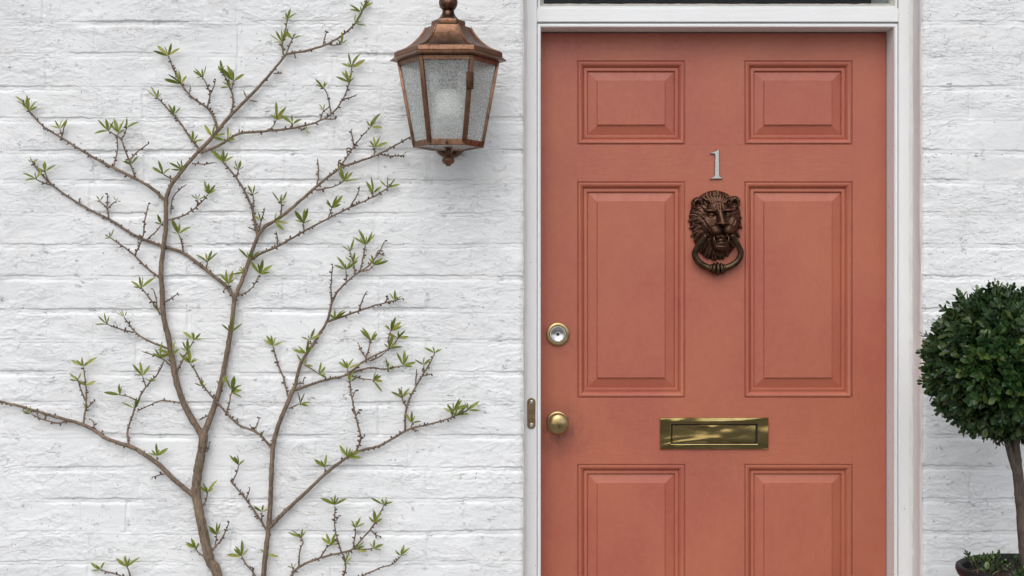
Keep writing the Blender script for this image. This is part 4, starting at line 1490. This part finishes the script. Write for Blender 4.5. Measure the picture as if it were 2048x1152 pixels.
T2 = [
 ('trunk', 15, 9.5, [(510, 1763), (512, 1500), (518, 1300), (527, 1152), (532, 1101), (537, 1056), (541, 1001), (545, 906), (555, 856), (575, 806), (590, 771)]),
 ('stem', 9.5, 3.4, [(590, 773), (602, 726), (625, 691), (640, 666), (655, 641), (662, 611), (672, 588), (685, 572), (710, 550), (735, 533), (757, 507), (770, 481)]),
 ('branch', 7, 4, [(547, 905), (535, 886), (512, 864), (475, 848), (440, 811), (410, 776), (390, 741), (380, 727)], 1),
 ('twig', 4, 3, [(476, 848), (474, 836)]),
 ('twig', 4.5, 3, [(507, 862), (514, 849), (519, 836)]),
 ('twig', 4, 3, [(513, 864), (500, 850)]),
 ('twig', 4, 3, [(406, 777), (405, 762)]),
 ('twig', 4, 3, [(521, 874), (527, 862)]),
 ('twig', 5, 3.4, [(720, 543), (727, 512), (731, 490)]),
 ('twig', 4.5, 3, [(711, 549), (706, 525), (700, 502)]),
 ('twig', 4, 3, [(693, 566), (692, 540)]),
 ('twig', 4.5, 3.2, [(663, 606), (662, 575), (665, 530)]),
 ('twig', 4.5, 3, [(722, 542), (738, 540), (748, 530)]),
 ('twig', 4, 3, [(757, 507), (770, 511)]),
 ('twig', 4, 3, [(752, 513), (757, 500)]),
 ('branch', 6.5, 3.2, [(655, 643), (700, 628), (750, 611), (805, 597)]),
 ('twig', 4.5, 3, [(717, 622), (724, 603), (733, 583)]),
 ('twig', 4, 3, [(772, 605), (776, 590)]),
 ('branch', 8, 3.4, [(590, 780), (640, 763), (690, 751), (735, 736), (770, 738), (806, 731)]),
 ('branch', 6, 3.4, [(693, 750), (706, 740), (730, 721), (760, 706), (782, 694), (800, 672)]),
 ('twig', 4.5, 3.2, [(731, 720), (742, 681)]),
 ('twig', 4, 3, [(732, 716), (723, 703), (717, 688)]),
 ('twig', 4.5, 3, [(779, 695), (777, 675), (782, 662)]),
 ('twig', 5, 3, [(740, 722), (757, 714), (772, 704)], 1),
 ('twig', 4.5, 3.2, [(700, 750), (722, 757), (746, 760)]),
 ('branch', 5.5, 4, [(711, 905), (721, 881), (720, 866), (710, 826), (702, 786), (699, 756), (695, 738)], 1),
 ('twig', 4, 3, [(704, 796), (711, 781)]),
 ('twig', 4, 3, [(711, 832), (719, 820)]),
 ('twig', 4, 3, [(709, 828), (703, 818)]),
 ('twig', 4, 3, [(719, 880), (729, 873)]),
 ('branch', 5, 3.4, [(576, 794), (567, 756), (555, 726), (546, 692)]),
 ('twig', 4.5, 3.2, [(577, 817), (600, 808)]),
 ('twig', 4, 3, [(609, 730), (622, 737), (638, 748)]),
 ('twig', 4, 3, [(591, 768), (605, 766), (608, 756)]),
 ('twig', 4, 3, [(624, 692), (620, 680)]),
 ('branch', 11, 4, [(540, 1054), (570, 1023), (610, 986), (650, 948), (685, 921), (715, 903), (760, 891), (800, 868), (825, 856), (860, 848), (900, 836), (936, 820)]),
 ('branch', 6, 3.4, [(810, 864), (812, 821), (822, 791), (842, 756), (857, 731), (870, 706)]),
 ('twig', 4.5, 3.2, [(831, 772), (832, 755), (834, 738)]),
 ('twig', 4.5, 3, [(813, 815), (806, 800), (802, 776)]),
 ('twig', 4, 3, [(845, 752), (862, 748)]),
 ('twig', 4, 3, [(849, 746), (847, 730)]),
 ('twig', 4, 3, [(822, 858), (838, 862)]),
 ('twig', 4, 3, [(822, 857), (824, 846)]),
 ('twig', 4, 3, [(903, 835), (908, 820)]),
 ('twig', 4.5, 3.2, [(650, 949), (650, 935)]),
 ('twig', 4, 3, [(687, 921), (693, 914)]),
 ('branch', 6, 4, [(533, 1060), (515, 1031), (490, 996), (462, 963)]),
 ('twig', 4.5, 3, [(464, 966), (474, 944), (477, 930)]),
 ('twig', 4, 3, [(492, 998), (500, 976)]),
 ('twig', 4, 3, [(490, 996), (484, 982)]),
 ('twig', 4.5, 3, [(523, 1042), (524, 1024)]),
 ('branch', 7, 3.4, [(524, 1200), (515, 1165), (507, 1146), (492, 1128), (483, 1112)]),
 ('twig', 4, 3, [(505, 1146), (507, 1136)]),
 ('branch', 8, 3.6, [(519, 1255), (545, 1200), (582, 1152), (600, 1133), (640, 1116), (680, 1106), (705, 1098), (730, 1071), (750, 1046), (768, 1010)]),
 ('twig', 5, 3.2, [(597, 1135), (600, 1100), (606, 1085), (600, 1070)]),
 ('twig', 4, 3, [(588, 1146), (584, 1132)]),
 ('twig', 4.5, 3.2, [(640, 1116), (655, 1093), (662, 1090)]),
 ('twig', 4.5, 3.2, [(706, 1098), (725, 1099), (747, 1097)]),
 ('twig', 4.5, 3.2, [(706, 1097), (710, 1072), (711, 1056)]),
 ('twig', 4, 3, [(740, 1058), (752, 1070), (760, 1073)]),
 ('branch', 6, 3.4, [(600, 1225), (650, 1190), (687, 1151), (690, 1121), (680, 1096), (670, 1056), (670, 1010)], 1),
 ('branch', 6, 3.4, [(519, 1270), (600, 1225), (660, 1185), (725, 1152), (760, 1136), (785, 1128), (802, 1112)]),
 ('twig', 4, 3, [(671, 1042), (678, 1032)]),
]
C2 = [(731, 474, 1.3), (700, 500, .6), (690, 528, 1.0), (707, 522, .7), (752, 527, 1.0), (669, 626, .9), (790, 589, .7), (383, 722, 1.0), (405, 771, .8),
      (817, 718, 1.1), (782, 660, 1.3), (780, 694, 1.1), (797, 672, .9), (745, 667, .9), (756, 762, 1.2), (696, 733, .9), (700, 760, .6), (777, 737, .6),
      (546, 680, 1.1), (611, 803, 1.3), (620, 674, .8), (608, 699, .9), (609, 727, .8), (642, 746, 1.1), (868, 700, .8), (848, 722, .9), (806, 789, .6), (825, 839, 1.0), (943, 806, 1.1), (909, 830, 1.2), (909, 811, .9),
      (697, 913, 1.2), (650, 928, .8), (478, 926, 1.2), (524, 1017, .9), (537, 1106, .6), (480, 1106, 1.0), (768, 998, 1.2), (600, 1070, .7), (661, 1083, .9), (753, 1091, 1.2), (715, 1099, .6), (713, 1049, 1.0), (746, 1040, .9), (670, 1001, 1.3), (699, 1121, .8), (801, 1098, 1.2), (585, 1131, .5), (521, 868, .4)]


def leaf_mesh(name, width, curl, fold, material, tipw=0.12, n=6, obovate=0.0):
    V, Fc = [], []
    for i in range(n + 1):
        t = i / n
        if obovate:
            w = width * (math.sin(math.pi * t ** 1.25) ** 0.62 * (0.7 + 0.35 * t) if 0 < t < 1 else 0)
        else:
            w = width * (math.sin(math.pi * t ** 0.85) ** 0.8 * (0.6 + 0.5 * t) if 0 < t < 1 else 0)
        w = max(w, 0.008)
        zc = curl * (t ** 2)
        y = t - abs(curl) * 0.25 * t * t
        V += [(-w, y, zc + fold * w), (0, y, zc - 0.006), (w, y, zc + fold * w)]
    for i in range(n):
        a = i * 3
        Fc += [(a, a + 1, a + 4, a + 3), (a + 1, a + 2, a + 5, a + 4)]
    me = bpy.data.meshes.new(name)
    me.from_pydata(V, [], Fc)
    me.update()
    me.materials.append(material)
    me.polygons.foreach_set('use_smooth', np.ones(len(me.polygons), dtype=bool))
    return me


def basis(direction, normal):
    y = Vector(direction).normalized()
    z = Vector(normal)
    z = (z - y * z.dot(y))
    if z.length < 1e-4:
        z = y.orthogonal()
    z.normalize()
    x = y.cross(z)
    return Matrix((x, y, z)).transposed()


leaf_meshes = [leaf_mesh('leaf', w, c_, f_, M['leaf']) for w, c_, f_ in ((0.105, 0.18, 0.5), (0.12, -0.12, 0.35), (0.09, 0.30, 0.6), (0.135, 0.05, 0.4), (0.11, -0.30, 0.5))]


def depth_at(px, py, w):
    n_ = 0.5 + 0.7 * float(perlin(np.array(px / 210.0), np.array(py / 210.0), 200))
    return -(0.0055 + 0.009 * n_ + w * 0.0006)


def build_shrub(name, label, lines, clusters, seed):
    rs = random.Random(seed)
    root = empty(name, tuple(P(lines[0][3][0][0], lines[0][3][0][1], -0.02)), label, 'shrub')
    samples = []                       # (px, py, y, object index, tangent)
    objs = []
    for ln in lines:
        nm, w0, w1, pts = ln[:4]
        over = ln[4] if len(ln) > 4 else 0
        # smooth the line in the picture plane of the wall, then give it its own distance from the wall
        p2 = catmull([(x, y, 0) for x, y in pts], 5.0)[:, :2]
        L = np.concatenate([[0], np.cumsum(np.linalg.norm(np.diff(p2, axis=0), axis=1))])
        t = L / L[-1]
        wv = (w0 + (w1 - w0) * t) * (0.90 if nm == 'trunk' else 0.74)
        # the start takes the depth of the wood it springs from
        y_start = None
        if samples and nm != 'trunk':
            d = min(samples, key=lambda s_: (s_[0] - pts[0][0]) ** 2 + (s_[1] - pts[0][1]) ** 2)
            if (d[0] - pts[0][0]) ** 2 + (d[1] - pts[0][1]) ** 2 < 22 ** 2:
                y_start = d[2]
        path, rad = [], []
        kink = rs.uniform(0, 50)
        for i, ((x, y), tt, w) in enumerate(zip(p2, t, wv)):
            yy = depth_at(x, y, w)
            if nm == 'twig':
                yy -= 0.010 * tt * rs.choice([1]) * (0.5 + 0.5 * math.sin(kink))
            if over:
                yy += -0.014 * over * min(1.0, 6 * tt) * (1 if over > 0 else 0.55)
                yy = min(yy, -0.006)
            if y_start is not None:
                b_ = min(1.0, L[i] / 30.0)
                yy = y_start * (1 - b_) + yy * b_
            wob = 0.9 if nm in ('twig',) else 0.7
            jx = wob * float(perlin(np.array(L[i] / 13.0 + kink), np.array(0.3), 210))
            jy = wob * float(perlin(np.array(L[i] / 13.0 + kink), np.array(7.3), 211))
            if i == 0:
                jx = jy = 0
            q = P(x + jx * 1.6, y + jy * 1.6, yy)
            path.append(np.array(q))
            knob = 1 + 0.16 * float(perlin(np.array(L[i] / 9.0 + kink), np.array(3.3), 212)) + 0.10 * float(perlin(np.array(L[i] / 3.5 + kink), np.array(5.3), 213))
            rad.append(0.5 * w * knob * (CAM_D + yy) / F_PX)
            samples.append((x, y, yy, len(objs), (p2[min(i + 1, len(p2) - 1)] - p2[max(i - 1, 0)])))
        rad[-1] *= 0.6
        path, rad = np.array(path), np.array(rad)
        V, Fc = tube_vf(path, rad, 9 if w0 > 9 else 6)
        bm = bmesh.new()
        add_vf(bm, V, Fc)
        for f_ in bm.faces:
            f_.material_index = 0
        # knobbly buds and leaf scars
        s_ = 6.0
        while s_ < L[-1] + 1:
            i = int(np.searchsorted(L, min(s_, L[-1])))
            i = min(i, len(path) - 1)
            w = wv[i]
            if w < 6.0 or (w < 10 and rs.random() < 0.4) or rs.random() < 0.18:
                tg = path[min(i + 1, len(path) - 1)] - path[max(i - 1, 0)]
                tg = Vector(tg).normalized()
                side = tg.cross(Vector((0, -1, 0))).normalized() * rs.choice([-1, 1])
                dirv = (side + tg * rs.uniform(0.2, 0.8) + Vector((0, -1, 0)) * rs.uniform(-0.3, 0.8)).normalized()
                br = rs.uniform(0.9, 2.2) * (1.0 if w < 6 else 0.9) / 848.0
                ln_ = br * rs.uniform(1.2, 2.3)
                c0 = Vector(path[i]) + dirv * (rad[i] * 0.8 + ln_ * 0.45)
                mtx = Matrix.Translation(c0) @ basis(dirv, (0.3, -1, 0.2)).to_4x4() @ Matrix.Diagonal((br, ln_, br, 1))
                r = bmesh.ops.create_icosphere(bm, subdivisions=1, radius=1.0, matrix=mtx)
                for v in r['verts']:
                    for f_ in v.link_faces:
                        f_.material_index = 1
            s_ += rs.choice([3, 6, 9, 13, 17]) * rs.uniform(0.7, 1.2) if w1 < 6 and nm != 'stem' else rs.uniform(10, 26)
        me = mesh_bm(nm, bm)
        objs.append(finish(nm, me, [M['bark'], M['bud']], root, sharp=75))
    # leaf rosettes
    for cx, cy, sc in clusters:
        if sc <= 0:
            continue
        s_ = min(samples, key=lambda q: (q[0] - cx) ** 2 + (q[1] - cy - 4) ** 2)
        bx, by, by_y, oi, tg = s_
        dv = np.array((cx - bx, cy - by))
        tg = tg / (np.linalg.norm(tg) + 1e-6)
        if np.linalg.norm(dv) > 30:
            bx, by = cx, cy + 8
            dv = np.array((0.0, -1.0))
        ang0 = math.atan2(-(dv[1] * 0.6 + tg[1] * 2 - 3.0), dv[0] * 0.6 + tg[0] * 2)
        nleaf = 3 if sc < 0.55 else (4 if sc < 0.85 else (5 if sc < 1.15 else 6))
        base = P(bx, by, by_y - 0.002)
        for j in range(nleaf):
            f_ = (j / (nleaf - 1) - 0.5) * 2
            a = ang0 + f_ * math.radians(58) + rs.uniform(-0.22, 0.22)
            outw = rs.uniform(0.05, 0.65) if abs(f_) < 0.8 else rs.uniform(0.0, 0.4)
            d = Vector((math.cos(a), -outw, math.sin(a))).normalized()
            nrm = Vector((rs.uniform(-0.8, 0.8), -1.0, rs.uniform(-0.2, 0.9)))
            ln_ = (17 + 13 * sc) * rs.uniform(0.40, 1.20) * (1.0 - 0.22 * abs(f_) * rs.random()) / 848.0
            if sc < 0.6:
                ln_ *= 0.62
            wsc = rs.uniform(0.8, 1.25)
            me = rs.choice(leaf_meshes)
            o = bpy.data.objects.new('leaf', me)
            COL.objects.link(o)
            o.parent = objs[oi]
            mw = Matrix.Translation(base + d * 0.001) @ basis(d, nrm).to_4x4() @ Matrix.Diagonal((ln_ * wsc, ln_, ln_, 1))
            o.matrix_basis = Matrix.Translation(-root.location) @ mw if True else mw
    for o in objs:
        o.location = -Vector(root.location)
    # leaves are stored in world space under objects that sit at -root, so cancel the double offset
    for o in objs:
        for ch in o.children:
            ch.matrix_basis = Matrix.Translation(root.location) @ ch.matrix_basis
    return root


build_shrub('wall_shrub', 'tall wall shrub with the thick forked trunk, reaching up beside the lantern', T1, C1, 31)
build_shrub('wall_shrub', 'slimmer wall shrub with one thin upright stem, between the forked shrub and the door', T2, C2, 37)

# ------------------------------------------------------------------ clipped box tree in its pot
BY = -0.30
bk = (CAM_D + BY) / F_PX
pot_c = P(2064, 1133, BY)
POT_R, POT_Z = 147 * bk, pot_c.z
pot = empty('plant_pot', (pot_c.x, BY, 0), 'dark round plant pot holding the clipped box tree', 'pot')
prof = [(0.085, 0.0), (0.088, 0.004), (0.100, 0.20), (0.118, 0.50), (POT_R - 0.020, POT_Z - 0.055), (POT_R - 0.012, POT_Z - 0.030), (POT_R - 0.004, POT_Z - 0.020), (POT_R, POT_Z - 0.010),
        (POT_R - 0.001, POT_Z - 0.003), (POT_R - 0.006, POT_Z), (POT_R - 0.012, POT_Z - 0.002), (POT_R - 0.015, POT_Z - 0.009), (POT_R - 0.017, POT_Z - 0.06), (POT_R - 0.03, POT_Z - 0.09)]
lathe_obj('pot_body', prof, M['pot'], pot, seg=72, axis='z', centre=(pot_c.x, BY, 0), sharp=60)
# soil, lumpy
rr_ = np.linspace(0.0, POT_R - 0.0150, 22)
th = np.linspace(0, 2 * np.pi, 73)
R_, T_ = np.meshgrid(rr_, th, indexing='ij')
X, Y = R_ * np.cos(T_), R_ * np.sin(T_)
Z = POT_Z - 0.026 + 0.008 * fbm(X * 30, Y * 30, 4, 300) + 0.012 * (1 - (R_ / POT_R) ** 2)
V = np.stack([pot_c.x + X, BY + Y, Z], axis=-1).reshape(-1, 3)
finish('soil', mesh_np('soil', V, grid_faces(*X.shape)), M['soil'], pot)
rs = random.Random(8)
for i in range(9):
    a = rs.uniform(2.2, 4.6)
    q = Vector((pot_c.x + math.cos(a) * POT_R * rs.uniform(0.5, 0.82), BY + math.sin(a) * POT_R * rs.uniform(0.5, 0.82), POT_Z - 0.016))
    d = Vector((rs.uniform(-1, 1), rs.uniform(-1, 1), rs.uniform(0.1, 0.7))).normalized() * rs.uniform(0.02, 0.035)
    V, Fc = tube_vf(np.array([q, q + d * 0.5 + Vector((0, 0, 0.001)), q + d]), [0.0009, 0.0008, 0.0006], 5)
    vf_obj('dry_stalk', V, Fc, M['stick'], pot, sharp=60)

box_leafs = [leaf_mesh('leaf', w, c_, f_, M['box_leaf'], n=5, obovate=1) for w, c_, f_ in ((0.27, 0.10, 0.35), (0.30, -0.12, 0.25), (0.25, 0.20, 0.45), (0.31, 0.02, 0.3))]
LV = [np.array([v.co[:] for v in me.vertices]) for me in box_leafs]
LF = [np.array([p.vertices[:] for p in me.polygons]) for me in box_leafs]


def foliage(root, part_parent, shoots, rs, leaf_len, limit, is_front, mass_name):
    """shoots: (base, direction, n_pairs); leaves facing the street become single objects up to limit"""
    leaves = []
    for base, d, npair, sc in shoots:
        d = d.normalized()
        ref = d.orthogonal().normalized()
        ref = Matrix.Rotation(rs.uniform(0, 6.28), 3, d) @ ref
        step = leaf_len * 0.34
        for j in range(npair):
            pos = base + d * (j * step)
            ax = Matrix.Rotation(math.pi / 2 * j + rs.uniform(-0.3, 0.3), 3, d) @ ref
            op = 1.1 - 0.45 * (j / max(1, npair - 1))
            for sg in (-1, 1):
                ld = (ax * sg * op + d * rs.uniform(0.55, 0.95)).normalized()
                nrm = d * 1.0 - ax * sg * 0.5 + Vector((rs.uniform(-.3, .3), rs.uniform(-.3, .3), rs.uniform(-.3, .3)))
                ln_ = leaf_len * sc * rs.uniform(0.72, 1.18) * (0.8 if j == npair - 1 else 1.0)
                mw = Matrix.Translation(pos) @ basis(ld, nrm).to_4x4() @ Matrix.Diagonal((ln_, ln_, ln_, 1))
                leaves.append((mw, rs.randrange(4), pos + ld * ln_ * 0.6, nrm.normalized()))
        leaves.append((Matrix.Translation(base + d * (npair * step)) @ basis(d, ref).to_4x4() @ Matrix.Diagonal((leaf_len * .55,) * 3 + (1,)), rs.randrange(4), base + d * npair * step, d))
    score = sorted(range(len(leaves)), key=lambda i: -is_front(leaves[i][2], leaves[i][3]))
    single = set(score[:limit])
    mv, mf, n_ = [], [], 0
    off = root.location + (part_parent.location if part_parent is not root else Vector((0, 0, 0)))
    for i, (mw, vi, c, nr_) in enumerate(leaves):
        if i in single:
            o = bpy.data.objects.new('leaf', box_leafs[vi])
            COL.objects.link(o)
            o.parent = part_parent
            o.matrix_basis = Matrix.Translation(-off) @ mw
        else:
            A = np.array(mw)
            mv.append(LV[vi] @ A[:3, :3].T + A[:3, 3])
            mf.append(LF[vi] + n_)
            n_ += len(LV[vi])
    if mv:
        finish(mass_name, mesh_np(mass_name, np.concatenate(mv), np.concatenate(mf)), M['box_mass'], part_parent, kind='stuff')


tree = empty('box_tree', tuple(P(2050, 1152, BY)), 'clipped dark green box tree ball on a bare stem', 'tree')
cc = P(2012, 733, BY)
CR = 149 * bk
camv = Vector((0, -CAM_D, CAM_Z))


def in_frame(p):
    k = F_PX / (CAM_D + p.y)
    return -20 < 1024 + p.x * k < 2060 and -20 < 576 - (p.z - CAM_Z) * k < 1165


# stem, forked just under the crown
def wood(name, pts, w0, w1, seed):
    pth = catmull([tuple(P(x, y, yy)) for x, y, yy in pts], 0.008)
    n_ = len(pth)
    w = [(w0 + (w1 - w0) * i / (n_ - 1)) * 0.5 * bk * (1 + 0.12 * float(perlin(np.array(i * 0.35), np.array(seed * 1.7), 310))) for i in range(n_)]
    r_ = np.random.default_rng(seed)
    V, Fc = tube_vf(pth, w, 14, 0.10, r_)
    return vf_obj(name, V, Fc, M['bark2'], tree, sharp=80)


wood('trunk', [(2072, 1260, BY), (2058, 1160, BY), (2050, 1100, BY), (2043, 1020, BY), (2036, 950, BY), (2030, 890, BY), (2028, 830, BY), (2020, 760, BY)], 27, 17, 1)
wood('branch', [(2034, 950, BY - 0.003), (2024, 918, BY - 0.006), (2014, 882, BY - 0.008), (2004, 850, BY - 0.01), (1985, 800, BY - 0.02)], 15, 9, 2)
for i in range(14):
    a = rs.uniform(0, 6.28)
    z = rs.uniform(-0.5, 0.9)
    q = Vector((math.cos(a) * math.sqrt(1 - z * z), math.sin(a) * math.sqrt(1 - z * z), z))
    e = cc + q * CR * 0.9
    s0 = P(2026, 850, BY)
    pth = catmull([tuple(s0), tuple(s0.lerp(e, 0.5) + Vector((0, 0, 0.01))), tuple(e)], 0.012)
    V, Fc = tube_vf(pth, np.linspace(0.004, 0.0012, len(pth)), 6)
    vf_obj('branch', V, Fc, M['bark2'], tree, sharp=80)

rs = random.Random(17)
shoots = []
NS = 1050
for i in range(NS):
    z = 1 - 2 * (i + 0.5) / NS
    a = i * 2.399963 + rs.uniform(-0.12, 0.12)
    q = Vector((math.cos(a) * math.sqrt(1 - z * z), math.sin(a) * math.sqrt(1 - z * z), z))
    lump = 1 + 0.07 * float(fbm(np.array(q.x * 3 + q.y * 2), np.array(q.z * 3 + q.y), 2, 320))
    rad = CR * lump * rs.choice([1.0, 1.0, 1.0, 0.97, 0.94, 0.88]) * rs.uniform(0.97, 1.02)
    sq = Vector((q.x * 1.03, q.y * 1.03, q.z * (0.99 if q.z > 0 else 0.93)))
    d = (q + Vector((rs.uniform(-.42, .42), rs.uniform(-.42, .42), rs.uniform(-.2, .45)))).normalized()
    npair = rs.choice([2, 3, 3, 4])
    shoots.append((cc + sq * (rad - 0.016) - d * 0.002, d, npair, rs.uniform(0.85, 1.15)))
for i in range(26):
    z, a = rs.uniform(-0.7, 1), rs.uniform(0, 6.28)
    q = Vector((math.cos(a) * math.sqrt(1 - z * z), math.sin(a) * math.sqrt(1 - z * z), z))
    shoots.append((cc + q * CR * 1.0, (q + Vector((0, 0, 0.4))).normalized(), 3, rs.uniform(0.7, 0.95)))
# leaves deeper in, so that no sky shows through the ball
for i in range(520):
    z = rs.uniform(-1, 1)
    a = rs.uniform(0, 6.28)
    q = Vector((math.cos(a) * math.sqrt(1 - z * z), math.sin(a) * math.sqrt(1 - z * z), z))
    d = (q + Vector((rs.uniform(-.8, .8), rs.uniform(-.8, .8), rs.uniform(-.8, .8)))).normalized()
    shoots.append((cc + Vector((q.x, q.y, q.z * 0.94)) * CR * rs.uniform(0.55, 0.83), d, 3, 1.05))
crown = empty('crown', tuple(cc - tree.location))
crown.parent = tree


def front_score(p, n_):
    if not in_frame(p):
        return -9
    v = (camv - p).normalized()
    out = (p - cc)
    return (out.length / CR) + 1.1 * out.normalized().dot(v) + 0.5 * n_.dot(v) if out.normalized().dot(v) > -0.2 else -5


foliage(tree, crown, shoots, rs, 0.0245, 300, front_score, 'leaf_mass')

# low sprigs growing in the pot
sprig = empty('box_sprigs', (pot_c.x - 0.03, BY, POT_Z - 0.02), 'low leafy green sprigs growing in the dark pot', 'plant')
rs = random.Random(23)
shoots = []
for i in range(64):
    u, w = rs.uniform(1962, 2110), rs.uniform(-0.85, 0.75)
    p = Vector((pot_c.x + (u - 2064) * bk, BY + w * POT_R * 0.85, POT_Z - 0.020))
    if (p - Vector((pot_c.x, BY, p.z))).length > POT_R * 0.80:
        continue
    d = Vector((rs.uniform(-.6, .6), rs.uniform(-.6, .4), 1.0)).normalized()
    hgt = rs.uniform(0.004, 0.022) + (0.012 if 1965 < u < 2000 and rs.random() < 0.35 else 0)
    V, Fc = tube_vf(np.array([p, p + d * hgt * 0.5, p + d * (hgt + 0.012)]), [0.0011, 0.001, 0.0008], 5)
    vf_obj('sprig_stem', V, Fc, M['bark2'], sprig, sharp=80)
    shoots.append((p + d * hgt, d, rs.choice([2, 3, 3]), rs.uniform(0.8, 1.1)))


def sprig_score(p, n_):
    if not in_frame(p):
        return -9
    return p.z * 10 + n_.dot((camv - p).normalized()) * 0.3 - p.y


foliage(sprig, sprig, shoots, rs, 0.0160, 260, sprig_score, 'leaf_mass')
